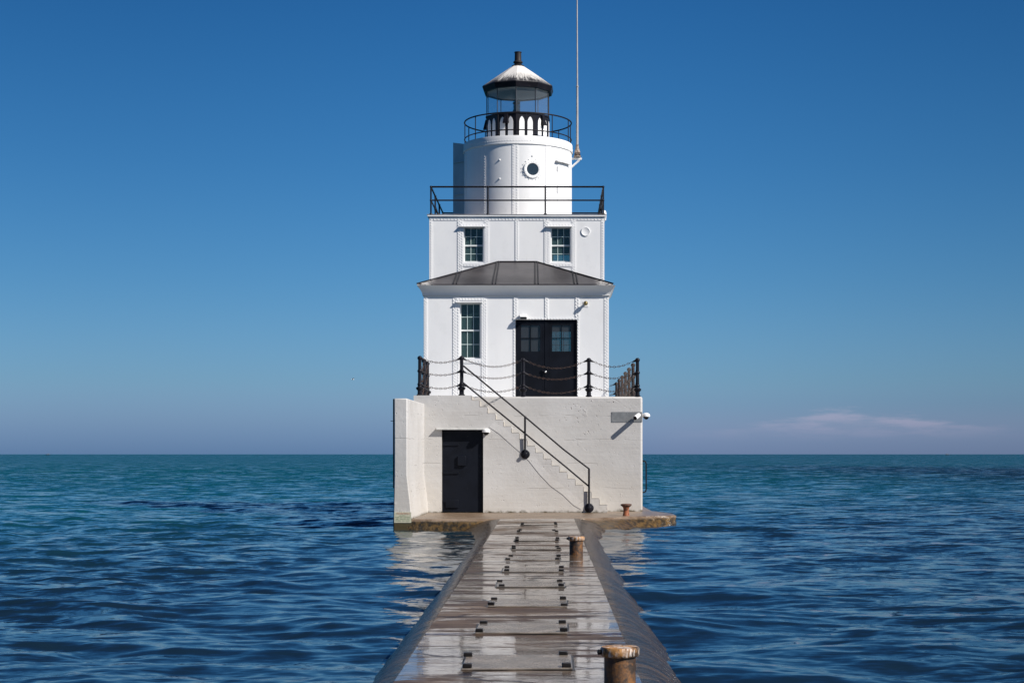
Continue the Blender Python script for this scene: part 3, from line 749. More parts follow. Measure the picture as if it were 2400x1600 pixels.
def seam(pa, pb, r=.016): sm.tube([pa, pb], r, 6)
off = Vector((0, -.01, .012))
for a, bp in ((1158, 1167), (1258, 1257)):
    for dx in (-.045, .045):
        seam(Vector((X(a, DL-.2)+dx, yf, ez+.03))+off, Vector((X(bp, DU)+dx*.8, yu, zr))+off)
for a, t_ in ((1066, .47), (1350, .50)):
    for dx in (-.045, .045):
        A = Vector((X(a, DL-.2)+dx, yf, ez+.03)); hipa, hipb = (Vector(P0), Vector(P3)) if a < 1200 else (Vector(P1), Vector(P2))
        # walk up the slope until the hip line
        sgn = 1 if a < 1200 else -1
        tt = (A.x-hipa.x)/(hipb.x-hipa.x); tt = max(0, min(1, tt)); B = Vector((A.x+sgn*.03, hipa.y+(hipb.y-hipa.y)*tt, hipa.z+(hipb.z-hipa.z)*tt)); seam(A+off, B+off)
seam(Vector(P0)+off, Vector(P3)+off, .02); seam(Vector(P1)+off, Vector(P2)+off, .02); seam(Vector(P3)+off, Vector(P2)+off, .02)
sm.build('seams', BLACK, roof)

# upper storey
UX0, UX1 = X(1006, DU), X(1416.5, DU); UZ0, UZ1 = LZ1+.002, E+6.93
wa = (X(1087,DU), X(1133,DU), Z(614,DU), Z(532,DU)); wb = (X(1291,DU), X(1337.5,DU), Z(614,DU), Z(532,DU))
wu = MB()
grid_wall(wu, UX0, UX1, UZ0, UZ1, DU, DU+.15, [wa, wb])
wrr = [(X(1070,rear), X(1140,rear), Z(640,rear), Z(560,rear)), (X(1297,rear), X(1345,rear), Z(650,rear), Z(598,rear))]
grid_wall(wu, UX0, UX1, UZ0, UZ1, rear-.12, rear-.002, wrr[1:])
wu.box(UX0, UX0+.12, DU+.152, rear-.122, UZ0, UZ1); wu.box(UX1-.12, UX1, DU+.152, rear-.122, UZ0, UZ1)
for a, b_, cols in ((1006.3,1014,(.5,)), (1072,1086,(.15,.4,.75)), (1135,1146,(.3,.7)), (1207,1215.5,(.25,.75)), (1275,1289,(.15,.4,.75)), (1339.5,1349.5,(.3,.7)), (1409,1416.2,(.5,))):
    strip(wu, rv, X(a,DU), X(b_,DU), UZ0+.01, Z(517,DU), DU, cols, .078)
hstrip(wu, rv, UX0+.005, UX1-.005, Z(516.8,DU), Z(511,DU), DU, .10)
for (a, b_) in ((1078,1139), (1281,1343)):
    hstrip(wu, rv, X(a,DU), X(b_,DU), Z(529.5,DU), Z(525,DU)-.0, DU, .09, t=.016); hstrip(wu, rv, X(a,DU), X(b_,DU), Z(625,DU), Z(617,DU), DU, .09, t=.016)
wu.add(rv.v, rv.f); rv.v, rv.f = [], []; wu.build('upper_wall', WHITE, LH)
window(*wa, DU, Z(574.5,DU)); window(*wb, DU, Z(574.5,DU))
for a, b_ in ((1077,1139), (1280,1342)): eb = MB(); eyebrow(eb, X(a,DU), X(b_,DU), Z(531,DU), DU-.018, .085, .022); eb.build('window_hood', WHITE, LH)
MB().lathe([(.130,0),(.130,.022),(.122,.026),(.110,.020),(.0,.018)], (X(1372.5,DU), DU, Z(543,DU)), 28, (0,-1,0), cap=False).build('vent_cover', WHITE, LH)
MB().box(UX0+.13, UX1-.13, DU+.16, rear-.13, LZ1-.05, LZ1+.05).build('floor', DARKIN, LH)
# deck
dk = MB().box(UX0-.05, UX1+.04, DU-.055, rear+.06, E+6.935, E+6.985); dk.build('deck', WHITE, LH, bevel=.006)
MB().box(UX0-.065, UX1+.055, DU-.065, rear+.07, E+6.987, E+6.999).build('deck_edge', simple('weathered_deck_paint', (.35,.32,.30), .7, 0, .3, 5), LH)
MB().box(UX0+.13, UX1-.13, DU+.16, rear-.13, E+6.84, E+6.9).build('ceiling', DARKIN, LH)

# deck railing: posts and two rails right round
gx0, gx1, gy0, gy1 = X(1010, DU-.02), X(1414, DU-.02), DU-.02, rear-.0
DZ = E+7.0
gr = MB()
for zz, r in ((Z(438,DU-.02), .026), (Z(469.5,DU-.02), .022)):
    gr.tube([(gx0,gy0,zz),(gx1,gy0,zz)], r); gr.tube([(gx0,gy1,zz),(gx1,gy1,zz)], r); gr.tube([(gx0,gy0,zz),(gx0,gy1,zz)], r); gr.tube([(gx1,gy0,zz),(gx1,gy1,zz)], r)
rail = gr.build('deck_railing', BLACK, LH)
pxs = [gx0, X(1143.5,DU-.02), X(1278,DU-.02), gx1]
def rpost(x, y, lean=None):
    m = MB().tube([(x, y, DZ), (x, y, Z(438,DU-.02)+.02)], .024); m.lathe([(.055,0),(.05,.02),(.03,.03)], (x, y, DZ-.001), 10)
    m.sphere((x, y, Z(438,DU-.02)), .036, 8, 6); m.sphere((x, y, Z(469.5,DU-.02)), .036, 8, 6)
    if lean: m.tube([(x, y, Z(462,DU)), (x+lean[0], y+lean[1], DZ+.01)], .018)
    m.build('post', BLACK, rail)
for x in pxs: rpost(x, gy0); rpost(x, gy1)
for k in (1, 2): rpost(gx0, gy0+(gy1-gy0)*k/3, (.18, 0)); rpost(gx1, gy0+(gy1-gy0)*k/3, (-.18, 0))

# round tower
RD = 1.66; ZD0, ZB, ZD1 = E+6.99, E+9.27, E+9.50
tw = MB().lathe([(RD,ZD0),(RD,ZB+.01)], (CX,CY,0), 96)
MB().lathe([(RD+.004,ZB-.03),(RD+.03,ZB-.022),(RD+.035,ZB),(RD+.02,ZB+.006),(RD+.02,ZD1-.02),(RD+.012,ZD1),(.5,ZD1+.002)], (CX,CY,0), 96, cap=False).build('tower_rim', RIM, LH)
def cyl_pt(r, deg, z): return (CX+r*math.sin(R(deg)), CY-r*math.cos(R(deg)), z)
def cyl_n(deg): return (math.sin(R(deg)), -math.cos(R(deg)), 0)
ss_ = MB(); trv = MB()
def arc_panel(mb, r0, r1, a0, a1, z0, z1, n=6):
    v = []
    for i in range(n+1):
        a = a0+(a1-a0)*i/n
        v += [cyl_pt(r0,a,z0), cyl_pt(r1,a,z0), cyl_pt(r1,a,z1), cyl_pt(r0,a,z1)]
    f = [(0,1,2,3), (n*4, n*4+3, n*4+2, n*4+1)]
    for i in range(n):
        for k in range(4): f.append((i*4+k, i*4+(k+1) % 4, (i+1)*4+(k+1) % 4, (i+1)*4+k))
    mb.add(v, f)
for k in range(10):
    a = -1.6+36*k; a = (a+180) % 360-180
    hw = 3.3; arc_panel(ss_, RD-.01, RD+.009, a-hw, a+hw, ZD0, ZB-.03)
    if abs(a) < 110:
        zz = ZD0+.05; i = 0
        while zz < ZB-.05:
            da = (-1.7 if i % 2 else 1.7); trv.rivet(cyl_pt(RD+.009, a-1.7, zz), cyl_n(a-1.7)); trv.rivet(cyl_pt(RD+.009, a+1.7, zz+.04), cyl_n(a+1.7)); zz += .08
for i in range(-38, 39):
    trv.rivet(cyl_pt(RD+.02, i*2.9, ZB+.08), cyl_n(i*2.9), .017, .010)
for a, zz in ((-18,8.98),(-18,8.42),(-18,7.2),(16.3,9.1),(16.3,7.25)):
    trv.rivet(cyl_pt(RD, a, E+zz-.2), cyl_n(a), .03, .03)
# porthole
pa = 16.3; pc = Vector(cyl_pt(RD+.0, pa, Z(397, 48.4))); pn = Vector(cyl_n(pa))
ph_ = MB().lathe([(.27,-.05),(.27,.022),(.26,.034),(.20,.038),(.185,.034),(.178,.02),(.178,-.05)], pc, 36, pn, cap=False)
port = ph_.build('porthole', WHITE, LH)
MB().lathe([(.18,.014),(.18,.020)], pc, 32, pn).build('pane', PORTG, port)
u = pn.cross(Vector((0,0,1)))
for k in range(18):
    a = 2*math.pi*k/18; trv.rivet(pc+pn*.036+(u*math.cos(a)+Vector((0,0,1))*math.sin(a))*.232, pn, .013, .010)
    a2 = 2*math.pi*(k+.5)/18; trv.rivet(pc+pn*.004+(u*math.cos(a2)+Vector((0,0,1))*math.sin(a2))*.31, pn, .016, .012)
tw.add(ss_.v, ss_.f); tw.add(trv.v, trv.f); tw.build('round_tower', WHITE, LH)
# side hatch with hood
hd = MB(); a0, a1 = 46.5, 66
arc_panel(hd, RD+.0, RD+.014, a0, a1, ZD0+.02, Z(383, 49.0))
hatch = hd.build('tower_door', WHITE, LH)
hh = MB(); arc_panel(hh, RD, RD+.11, a0-3, a1+2, Z(382,49), Z(382,49)+.04); hh.build('door_hood', WHITE, LH)
for zz in (E+8.60, E+7.95):
    hg = MB()
    p = cyl_pt(RD+.02, a0, zz); hg.tube([(p[0],p[1],zz-.07),(p[0],p[1],zz+.07)], .018, 6)
    arc_panel(hg, RD+.014, RD+.026, a0, a0+4, zz-.05, zz-.02, 3); arc_panel(hg, RD+.014, RD+.026, a0, a0+4, zz+.02, zz+.05, 3)
    hg.build('hinge', WHITE, hatch)
# baffle box on the far left side of the tower
fm = MB(); xa, xb = X(1062, 50.35), X(1089.5, 49.9)+.1; ya, yb = 50.35, 49.88; zl, zr_ = Z(334.5, 50.35), Z(339, 49.9)
fm.v = [(xa,ya,DZ),(xb,yb,DZ),(xb,yb,zr_),(xa,ya,zl),(xa,ya+.03,DZ),(xb,yb+.03,DZ),(xb,yb+.03,zr_),(xa,ya+.03,zl)]
fm.f = [(0,1,2,3),(4,5,6,7),(0,1,5,4),(1,2,6,5),(2,3,7,6),(3,0,4,7)]
for pz in (Z(384, ya), Z(459, ya)): fm.prism([(xa, ya-.001), (xa+.02, ya-.07), (xb, yb-.07), (xb, yb-.001)], 'z', pz, pz+.03)
fm.build('baffle', FINM, LH)

# gallery railing on the tower top
gg = MB(); NG = 64; RG = 1.645
for zz, r in ((E+10.19, .022), (E+9.67, .018)):
    gg.tube([cyl_pt(RG, 360*k/NG, zz) for k in range(NG)], r, 8, closed=True)
grl = gg.build('gallery_railing', BLACK, LH)
for k in range(12):
    a = 10+30*k; p = cyl_pt(RG, a, 0)
    m = MB().tube([(p[0],p[1],ZD1-.03),(p[0],p[1],E+10.2)], .016, 6); m.build('post', BLACK, grl)

# lantern
RL = 1.0; PH = R(-2.0)
def deca(r, z, k): a = PH+R(36)*k; return Vector((CX+r*math.sin(a), CY-r*math.cos(a), z))
PB, PT, GT = ZD1, E+10.35, E+11.12
def ring10(mb, prof, cap=False): mb.lathe(prof, (CX,CY,0), 10, ph=PH, cap=cap)
par = MB(); ring10(par, [(RL,PB),(RL,PT-.05),(RL+.025,PT-.045),(RL+.025,PT),(RL-.08,PT+.001),(RL-.08,PB)])
parapet = par.build('lantern_parapet', BLACK, LH, sharp=.2)
for k in range(10):
    A, B = deca(RL,0,k), deca(RL,0,k+1); t_ = (B-A).normalized(); nrm = Vector((t_.y, -t_.x, 0)); 
    if nrm.dot(A-Vector((CX,CY,0))) < 0: nrm = -nrm
    L = (B-A).length
    for c in (.29, .71):
        m = MB(); w2 = .082; zb_, zt2 = PB+.06, PT-.13
        cen = A+(B-A)*c; prof2 = [(-w2, zb_), (w2, zb_), (w2, zt2-.17), (w2*.85, zt2-.10), (w2*.5, zt2-.04), (0, zt2), (-w2*.5, zt2-.04), (-w2*.85, zt2-.10), (-w2, zt2-.17)]
        n_ = len(prof2)
        m.v = [tuple(cen+t_*a+Vector((0,0,b_))+nrm*d_) for d_ in (-.001, .010) for a, b_ in prof2]
        m.f = [tuple(range(n_)), tuple(range(2*n_-1, n_-1, -1))]+[(i, (i+1) % n_, n_+(i+1) % n_, n_+i) for i in range(n_)]
        m.build('arch_panel', WPLAS, parapet)
    if k % 2 == 1:
        cen = A+(B-A)*.5; m = MB()
        pr_ = [(-.05, .28), (.05, .28), (.085, .0), (-.085, .0)]
        m.v = [tuple(cen+t_*a+Vector((0,0,PT-.33+b_))+nrm*.002) for a, b_ in pr_]+[tuple(cen+t_*a+Vector((0,0,PT-.33+b_-.02*(b_ < .1)))+nrm*(.05 if b_ > .1 else .12)) for a, b_ in pr_]
        m.f = [(0,1,2,3), (7,6,5,4), (0,1,5,4), (1,2,6,5), (2,3,7,6), (3,0,4,7)]
        m.build('vent_hood', BLACK, parapet)
gl = MB()
for k in range(10):
    gl.tube([deca(RL-.01,PT,k), deca(RL-.01,GT+.02,k)], .014, 6)
gl.tube([deca(RL-.01,GT-.0,k) for k in range(10)], .02, 6, closed=True)
gl.build('mullions', simple('grey_black_mullions', (.05,.05,.055), .3, .3), parapet)
for k in range(10):
    m = MB(); A, B, C_, D_ = deca(RL-.02,PT,k), deca(RL-.02,PT,k+1), deca(RL-.02,GT,k+1), deca(RL-.02,GT,k)
    m.v = [tuple(A), tuple(B), tuple(C_), tuple(D_)]; m.f = [(0,1,2,3)]; m.build('pane', CLEAR, parapet)
lf_ = MB(); ring10(lf_, [(RL-.09,PB+.3),(RL-.09,PB+.32)], True); lf_.build('lantern_floor', BLACK, parapet)
rf2 = MB(); ring10(rf2, [(.18,E+11.94),(.5,E+11.72),(1.115,E+11.28),(1.12,E+11.262)])
lroof = rf2.build('lantern_roof', LROOF, LH, sharp=.2)
rf3 = MB(); ring10(rf3, [(1.10,E+11.268),(1.128,E+11.262),(1.13,E+11.24),(1.085,E+11.12),(1.075,E+11.095),(.98,E+11.10)])
rf3.build('eave_band', BLACK, lroof, sharp=.2)
rf4 = MB(); ring10(rf4, [(1.06,E+11.125),(1.06,E+11.135)], True); rf4.build('lantern_ceiling', LIN, lroof, sharp=.2)
fin = MB().lathe([(.195,E+11.925),(.195,E+11.955),(.15,E+11.985),(.10,E+12.0),(.115,E+12.03),(.145,E+12.055),(.145,E+12.085),(.11,E+12.11),(.105,E+12.14),(.10,E+12.36),(.115,E+12.37),(.115,E+12.385),(.09,E+12.386)], (CX,CY,0), 20)
fin.build('finial', m_black('streaked_iron_vent', (.02,.018,.018), .45, .9), lroof)
bc = MB().lathe([(.07,E+10.0),(.07,E+10.55),(.11,E+10.56),(.11,E+10.60),(.085,E+10.62),(.095,E+10.70),(.085,E+10.78),(.12,E+10.80),(.09,E+10.85),(.02,E+10.87)], (CX-.05,CY,0), 14)
bc.build('beacon', simple('green_glass_beacon', (.06,.11,.10), .2, .2), parapet)

# ------------------------------------------------------------------ things on and round the lighthouse
# antenna
am = thing('antenna_mast', 'tall thin grey whip antenna bracketed to the right side of the round tower', 'antenna', (X(1353,50), 50, Z(369,50)))
ax = X(1353,50)
MB().tube([(ax,50,Z(340,50)),(ax,50,Z(203,50))], .036, 8, r1=.030).build('lower_tube', MAST, am)
MB().tube([(ax,50,Z(203,50)),(ax-.01,50,Z(0,50)+1.6)], .024, 8, r1=.014).build('upper_tube', MAST, am)
MB().lathe([(.11,0),(.115,.05),(.08,.06),(.10,.09),(.08,.12),(.095,.14),(.085,.18),(.06,.27),(.05,.33),(.045,.40)], (ax,50,Z(369,50)), 14).build('insulator', m_rust('brown_insulator', (.16,.10,.07), (.35,.31,.27)), am)
MB().lathe([(.036,0),(.045,.01),(.045,.03),(.03,.04)], (ax,50,Z(203,50)-.02), 10).build('collar', MAST, am)
br = MB(); br.box(CX+RD*.98, ax+.14, 49.97, 50.03, Z(373,50)-.02, Z(369.5,50)-.01)
br.tube([(ax+.12, 50, Z(370,50)-.02), (CX+RD-.01, 50, Z(392,50))], .03, 4); br.build('bracket', WPLAS, am)

# security cameras
def bullet():
    y = DW; t = thing('security_camera', 'white bullet camera sticking out from the steel plate on the base wall', 'security camera', (X(1496,DW), DW-.02, Z(972,DW)), 'security cameras on the base')
    bx, bz = X(1496,DW), Z(973,DW)
    MB().lathe([(.06,0),(.06,.025),(.025,.035),(.022,.12)], (bx, DW-.012, bz), 14, (0,-1,0)).build('mount', WPLAS, t)
    a = Vector((bx, DW-.12, bz)); dirv = Vector((-.32, -.72, -.25)).normalized(); 
    MB().lathe([(.02,-.03),(.055,-.02),(.06,.0),(.060,.24),(.052,.26),(.050,.25)], a, 16, dirv).build('body', WPLAS, t)
    MB().lathe([(.047,.245),(.045,.262)], a, 14, dirv).build('lens', BOLT, t)
bullet()
def dome(p, nrm, lab):
    t = thing('security_camera', lab, 'security camera', p, 'security cameras on the base')
    p = Vector(p); q = Vector(nrm)
    MB().lathe([(.03,0),(.03,.06)], p, 10, nrm).build('mount', WPLAS, t)
    c = p+q*.10
    MB().lathe([(.10,-.01),(.105,.02),(.09,.06),(.05,.085),(.01,.095)], c, 18, (0,0,1)).build('cap', WPLAS, t)
    MB().lathe([(.01,-.085),(.045,-.07),(.07,-.035),(.075,-.011)], c, 18, (0,0,1)).build('dome_lens', BOLT, t)
dome((X(1140,DS), DS-.005, Z(1012,DS)), (0,-1,0), 'small white dome camera beside the top corner of the black lower door')
dome((bx1+.0, DW+.12, Z(975,DW)), (1,0,0), 'white dome camera jutting from the right side of the concrete base')
# steel plate
sp = MB().box(X(1433,DW), X(1505,DW), DW-.010, DW-.001, Z(989,DW), Z(965,DW))
pl_ = thing('steel_plate', 'grey steel sheet bolted to the base wall behind the bullet camera', 'plate', (X(1469,DW), DW, Z(989,DW)))
for px in (1436,1469,1502):
    for py in (968,986): sp.rivet((X(px,DW), DW-.010, Z(py,DW)), r=.012, h=.008)
sp.build('sheet', GREY, pl_)
# box lamp over the double door, round wall lamp
lt = thing('wall_lamp', 'white box-shaped lamp above the left corner of the double door', 'lamp', (X(1226,DL), DL, Z(747,DL)))
MB().prism([(DL-.02, Z(736.5,DL)), (DL-.18, Z(738,DL)), (DL-.22, Z(744,DL)), (DL-.02, Z(745,DL))], 'x', X(1218.5,DL), X(1234.5,DL)).build('housing', WPLAS, lt, bevel=.006)
MB().box(X(1220,DL), X(1235,DL), DL-.19, DL-.03, Z(747.5,DL), Z(745.3,DL)).build('lens', BOLT, lt)
lt = thing('wall_lamp', 'round brass wall lamp on a small plate right of the double door', 'lamp', (X(1372,DL), DL, Z(713,DL)))
MB().box(X(1367,DL), X(1379,DL), DL-.012, DL-.001, Z(719,DL), Z(707,DL)).build('back_plate', WHITE, lt)
ml_ = MB().sphere((X(1372.5,DL), DL-.13, Z(711.5,DL)), .062, 16, 10); ml_.lathe([(.035,0),(.035,.08)], (X(1372.5,DL), DL-.012, Z(711.5,DL)), 12, (0,-1,0)); ml_.build('globe', BRASS, lt)
# small white lamps on the upper deck
lt = thing('deck_lamp', 'small white round-topped lamp at the right corner of the upper deck', 'lamp', (X(1416.5,DU+.9), DU+.9, DZ))
MB().lathe([(.05,0),(.06,.10),(.065,.20),(.05,.27),(.02,.30)], (X(1416.5,DU+1.2), DU+1.2, DZ), 14).build('globe', WPLAS, lt)
MB().lathe([(.04,0),(.04,.02)], (X(1416.5,DU+1.2), DU+1.2, DZ-.001), 10).build('foot', BLACK, lt)

# stair handrail
YR = DS-.052
def HP(px, py, y=None): y = y or YR; return Vector((X(px,y), y, Z(py,y)))
YT = DS-.006
hr = thing('stair_handrail', 'black pipe handrail sloping down the outside of the concrete stair', 'handrail', (X(1381,YR), YR, PZ))
MB().tube([HP(1086,857,YT), HP(1230,976,YT), HP(1321,1053,YT), HP(1381,1098.5,YT), HP(1381,1100)], .021).build('top_rail', BLACK, hr)
MB().tube([HP(1086,897,YT), HP(1230,1015,YT), HP(1329,1096,YT), HP(1380,1139,YT)], .021).build('lower_rail', BLACK, hr)
for px, pt, pb in ((1230.5, 976, 1064), (1380.5, 1098, 1190)):
    m = MB().tube([HP(px,pt), HP(px,pb)], .026); po = m.build('post', BLACK, hr)
    c = HP(px+.5, pb); 
    MB().lathe([(.118,0),(.118,.022),(.10,.034)], (c.x, DS-.0, c.z), 28, (0,-1,0)).build('flange', BLACK, po)
    MB().lathe([(.05,0),(.05,.075),(.035,.085)], (c.x, DS-.03, c.z), 14, (0,-1,0)).build('boss', BLACK, po)

# chain fence round the base top
CF = thing('chain_fence', 'black iron posts linked by three rusty chains round the edge of the base', 'fence', (X(1226,DW), DW+.1, BT))
HS = (.955, .625, .285)
def post_mesh(arms):
    m = MB().lathe([(.085,0),(.085,.02),(.060,.04),(.058,.13),(.085,.15),(.098,.18),(.098,.205),(.06,.225),(.050,.26),(.046,.60),(.044,.93),(.055,.945),(.050,.99),(.03,1.01),(.002,1.015)], (0,0,0), 16)
    for h_ in HS: m.lathe([(.05,-.035),(.062,-.02),(.064,.0),(.062,.02),(.05,.035)], (0,0,h_), 14)
    for (ux, uy) in arms:
        for h_ in HS: m.lathe([(.035,.03),(.03,.07),(.016,.13),(.01,.15)], (0,0,h_), 8, (ux, uy, -.35))
    return m
def place_post(x, y, arms, mat=BLACK):
    m = post_mesh(arms); m.v = [(a+x, b_+y, c+BT-.002) for a, b_, c in m.v]; return m.build('post', mat, CF)
def link(mb, c, t, up, L=.038, W=.021, r=.0062, n=8):
    side = t.cross(up).normalized(); pts = []
    for k in range(n):
        a = 2*math.pi*k/n; pts.append(c+t*math.cos(a)*L+side*math.sin(a)*W)
    mb.tube(pts, r, 4, closed=True)
def chain(A, B, sag, mat=RUSTC, ln=.060):
    mb = MB(); A, B = Vector(A), Vector(B); n = max(6, int((B-A).length*1.04/ln))
    P = lambda s_: A+(B-A)*s_+Vector((0,0,-sag*4*s_*(1-s_)))
    for i in range(n):
        s_ = (i+.5)/n; t = (P(s_+.01)-P(s_-.01)).normalized(); up = Vector((0,0,1)) if i % 2 else t.cross(Vector((0,0,1))).normalized()
        link(mb, P(s_), t, up)
    mb.build('chain', mat, CF)
def run_(pa, pb, sags):
    A, B = Vector((*pa, 0)), Vector((*pb, 0)); d = (B-A).normalized()
    for h_, sg in zip(HS, sags): chain(A+d*.15+Vector((0,0,BT+h_-.05)), B-d*.15+Vector((0,0,BT+h_-.05)), sg)
yL, yR_ = DS+.12, DW+.10
pA = (X(984,yL), yL); pB = (X(1082,yL), yL); pC = (X(1226,yR_), yR_); pD = (X(1380,yR_), yR_); pE = (X(1494,yR_), yR_)
front = [pA, pB, pC, pD, pE]
dirs = []
for i, p in enumerate(front):
    arms = []
    if i > 0: a = Vector(front[i-1])-Vector(p); a.normalize(); arms.append((a.x, a.y))
    if i < 4: a = Vector(front[i+1])-Vector(p); a.normalize(); arms.append((a.x, a.y))
    if i in (0, 4): arms.append((0, 1))
    place_post(*p, arms)
run_(pA, pB, (.07,.06,.06)); run_(pB, pC, (.15,.12,.13)); run_(pC, pD, (.17,.13,.15)); run_(pD, pE, (.13,.10,.10))
side = [pE]+[(pE[0]+.0, pE[1]+2.36*k) for k in range(1, 7)]
OLD = m_rust('weathered_post_iron', (.050,.036,.030), (.032,.028,.028))
for i, p in enumerate(side[1:], 1): place_post(*p, [(0,-1), (0,1)] if i < 6 else [(0,-1), (-1,0)], OLD)
for i in range(6): run_(side[i], side[i+1], (.30,.28,.22))
bk = [side[-1]]+[(side[-1][0]-1.9*k, side[-1][1]) for k in range(1, 4)]
for p in bk[1:]: place_post(*p, [(-1,0),(1,0)], OLD)
for i in range(3): run_(bk[i], bk[i+1], (.20,.18,.18))
sL = [pA, (X(995,42.9), 42.75), (X(1001.5,43.9), 43.95)]
for p in sL[1:]: place_post(*p, [(0,-1),(0,1)])
for i in range(2): run_(sL[i], sL[i+1], (.24,.2,.2))

# grab rail on the right side of the base
ghx = bx1
g = MB(); gy = DW+.10
g.tube([(ghx-.01,gy,Z(1080,gy)), (ghx+.05,gy,Z(1080,gy)), (ghx+.085,gy,Z(1081.5,gy)), (ghx+.10,gy,Z(1087,gy)), (ghx+.10,gy,Z(1146,gy)), (ghx+.085,gy,Z(1151,gy)), (ghx+.05,gy,Z(1153,gy)), (ghx-.01,gy,Z(1153,gy))], .018, 8)
tag(g.build('grab_rail', BLACK, org=(ghx, gy, Z(1153,gy))), 'black bent-pipe grab rail on the right side of the concrete base', 'handrail')

# warning sign low on the wing wall
ws = thing('warning_sign', 'faded cream warning sign at the waterline on the left wing wall', 'sign', (X(944,DB), DB, .16))
sx0, sx1, sz0, sz1 = wl0+.005, X(964,DB), Z(1224.5,DB), Z(1199.5,DB)
MB().box(sx0, sx1, DB-.012, DB-.002, sz0, sz1).build('sign_board', SIGNP, ws)
def text(s, x, z, size, mat, parent, wid_=None):
    cu = bpy.data.curves.new('text', 'FONT'); cu.body = s; cu.size = size; cu.extrude = .0012; cu.align_x = 'CENTER'; cu.align_y = 'CENTER'
    o = bpy.data.objects.new('tmp', cu); COL.objects.link(o); bpy.context.view_layer.update()
    me = bpy.data.meshes.new_from_object(o); bpy.data.objects.remove(o)
    wv = max(v.co.x for v in me.vertices)-min(v.co.x for v in me.vertices); k = (wid_/wv) if wid_ else 1
    L0 = parent_loc(parent)
    for v in me.vertices: v.co = Vector((x+v.co.x*k-L0.x, DB-.0135-v.co.z-L0.y, z+v.co.y-L0.z))
    me.materials.clear(); me.materials.append(mat); q = bpy.data.objects.new('lettering', me); COL.objects.link(q); q.parent = parent
cxs = (sx0+sx1)/2+.01
text('WARNING', cxs, Z(1203,DB), .058, SIGNR, ws, .30)
wd = MB()
for row, (py, segs) in enumerate(((1207.6, ((.32,.66),)), (1211.4, ((.08,.30),(.34,.50),(.54,.70),(.74,.92))), (1215.2, ((.10,.26),(.34,.68),(.76,.88))), (1219.3, ((.08,.16),(.20,.42),(.48,.66),(.72,.9))))):
    for a, b_ in segs:
        xx = sx0+(sx1-sx0)*a; xe = sx0+(sx1-sx0)*b_
        while xx < xe: wd.box(xx, min(xe, xx+.013), DB-.0145, DB-.0125, Z(py+.9,DB), Z(py-.8,DB)); wd.box(xx, min(xe, xx+.018), DB-.0143, DB-.0125, Z(py+.9,DB), Z(py+.5,DB)); xx += .022
wd.build('fine_print', SIGNG, ws)

# mooring posts on the walkway
def bollard(x, y, lab):
    t = thing('mooring_post', lab, 'mooring post', (x, y, PZ-.01), 'mooring posts on the walkway')
    MB().lathe([(.103,-.02),(.10,.0),(.10,.20),(.098,.215)], (x,y,PZ), 32).build('post', BOLL, t)
    MB().lathe([(.098,.212),(.118,.218),(.124,.228),(.124,.262),(.116,.275),(.06,.281),(.004,.283)], (x,y,PZ), 40).build('cap', CAPM, t)
    MB().lathe([(.018,.0),(.018,.022),(.010,.026)], (x-.118,y-.03,PZ+.245), 8, (-1,-.2,0)).build('pin', BOLT, t)
bollard(X(1453,10.25), 10.25, 'rusty mooring post nearest the camera with white-streaked cap')
bollard(X(1350.5,24.0), 24.0, 'rusty mooring post farther along the walkway with pale streaked cap')
t = thing('mooring_bollard', 'orange rusted mushroom bollard on the platform right of the stair', 'bollard', (X(1467.5,39.3), 39.3, PZ))
MB().lathe([(.085,-.01),(.080,.02),(.068,.10),(.070,.18),(.09,.22)], (X(1467.5,39.3),39.3,PZ), 20).build('stem', RUSTO, t)
MB().lathe([(.075,.205),(.10,.225),(.128,.245),(.138,.262),(.135,.28),(.10,.292),(.01,.296)], (X(1467.5,39.3),39.3,PZ), 24).build('head', m_rust('dark_rusty_head', (.17,.075,.045), (.10,.055,.04)), t)

# bolted cover plates set in the walkway
deps = [5662/o_ for o_ in (489,409,350,306,272,245,221,201.5,181.5,165)]
words = ['nearest', 'second nearest', 'third nearest', 'fourth nearest', 'fifth nearest', 'sixth nearest', 'seventh nearest', 'third farthest', 'second farthest', 'farthest']
def cover():
    t = thing('cover_plate', '', 'cover plate', (0,0,PZ), 'bolted cover plates along the walkway')
    m = MB().box(-.385,.385,-.37,.37,PZ+.004,PZ+.016); m.build('plate', HATCHM, t, bevel=.004); MB().box(-.402,.402,-.40,.385,PZ-.01,PZ+.0035).build('gap_frame', BOLT, t)
    for sx in (-1,1):
        for sy in (-1,1):
            q = MB().box(-.032,.032,-.032,.032,PZ+.0165,PZ+.045)
            q.v = [(a+sx*.345, b_+sy*.32, c) for a, b_, c in q.v]; q.build('bolt', BOLT, t, bevel=.006)
    return t
# meshes are local to the plate: shift so z is relative to its origin
c0 = cover()
for i, d_ in enumerate(deps):
    c = c0 if i == 0 else copy_tree(c0)
    c.location = (-.25-.0030*(d_-11)+random.uniform(-.012,.012), d_, PZ-.002); c.rotation_euler = (random.uniform(-.008,.008), random.uniform(-.006,.006), random.uniform(-.02,.02))
    for ch in c.children:
        if ch.name.startswith('bolt'): ch.location = (random.uniform(-.012,.012), random.uniform(-.02,.02), random.uniform(-.010,.004)); ch.rotation_euler = (0,0,random.uniform(-.05,.05))
    c['label'] = f'wet steel cover plate with four dark bolts, {words[i]} of the row along the walkway'
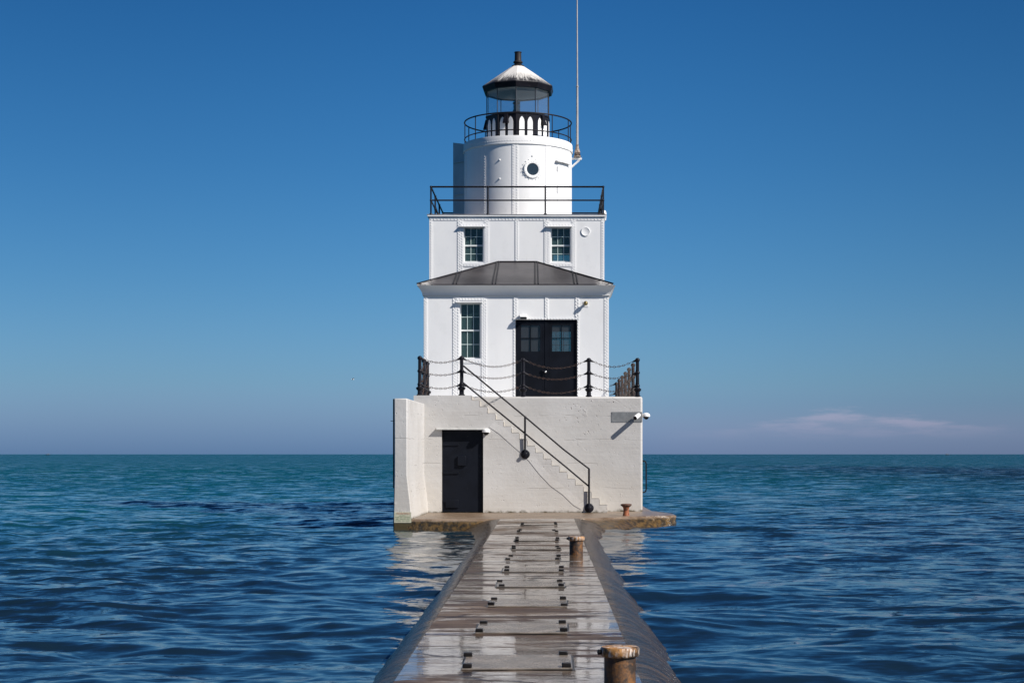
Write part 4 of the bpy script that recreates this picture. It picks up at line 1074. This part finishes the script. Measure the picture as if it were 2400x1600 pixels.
# gull and distant boats
gx, gy, gz = X(827,450), 450, Z(889,450)
gl_ = thing('gull', 'small white gull flying left of the lighthouse above the horizon', 'bird', (gx, gy, gz))
m = MB().sphere((gx,gy,gz), .16, 12, 8, (2.2,.9,.85)); m.sphere((gx-.38,gy,gz+.07), .09, 10, 6); m.build('body', WPLAS, gl_)
m = MB()
for s_ in (-1, 1):
    pts = [(gx-.12,gy+s_*.08,gz+.08),(gx+.15,gy+s_*.08,gz+.08),(gx+.22,gy+s_*.45,gz+.34),(gx-.02,gy+s_*.45,gz+.34)]
    m.v += pts+[(a, b_, c-.03) for a, b_, c in pts]; o_ = len(m.v)-8
    m.f += [tuple(o_+i for i in f) for f in ((0,1,2,3),(7,6,5,4),(0,1,5,4),(1,2,6,5),(2,3,7,6),(3,0,4,7))]
    tip = [(gx+.22,gy+s_*.45,gz+.34),(gx-.02,gy+s_*.45,gz+.34),(gx+.62,gy+s_*.72,gz+.42)]
    m.v += tip+[(a, b_, c-.025) for a, b_, c in tip]; o_ = len(m.v)-6
    m.f += [tuple(o_+i for i in f) for f in ((0,1,2),(5,4,3),(0,1,4,3),(1,2,5,4),(2,0,3,5))]
m.build('wings', simple('grey_gull_wing', (.16,.18,.20), .6), gl_)
def boat(px, d_, lab, flip):
    x0 = X(px, d_); t = thing('distant_boat', lab, 'boat', (x0, d_, 0))
    m = MB(); s_ = flip
    sec = [(-5,.1,1.7),(-3,1.2,1.5),(1,1.4,1.3),(4.5,1.1,1.3)]
    for xx, hw, hh in sec: m.v += [(x0+s_*xx,d_-hw,hh),(x0+s_*xx,d_-hw*.5,-.3),(x0+s_*xx,d_+hw*.5,-.3),(x0+s_*xx,d_+hw,hh)]
    for i in range(3): m.f += [(i*4+k,i*4+(k+1)%4,(i+1)*4+(k+1)%4,(i+1)*4+k) for k in range(4)]
    m.f += [(0,1,2,3),(15,14,13,12)]; m.build('hull', simple('dark_hull', (.05,.07,.10), .5) if not bpy.data.materials.get('dark_hull') else bpy.data.materials['dark_hull'], t)
    m = MB().prism([(x0+s_*a, b_) for a, b_ in ((-1.5,1.4),(2.6,1.4),(2.4,3.1),(-.6,3.2))], 'y', d_-1, d_+1); m.build('cabin', simple('boat_cabin', (.16,.20,.26), .5) if not bpy.data.materials.get('boat_cabin') else bpy.data.materials['boat_cabin'], t)
boat(112.5, 3600, 'tiny motor boat on the horizon far to the left', 1)
boat(2220, 3600, 'tiny dark boat on the horizon far to the right', -1)
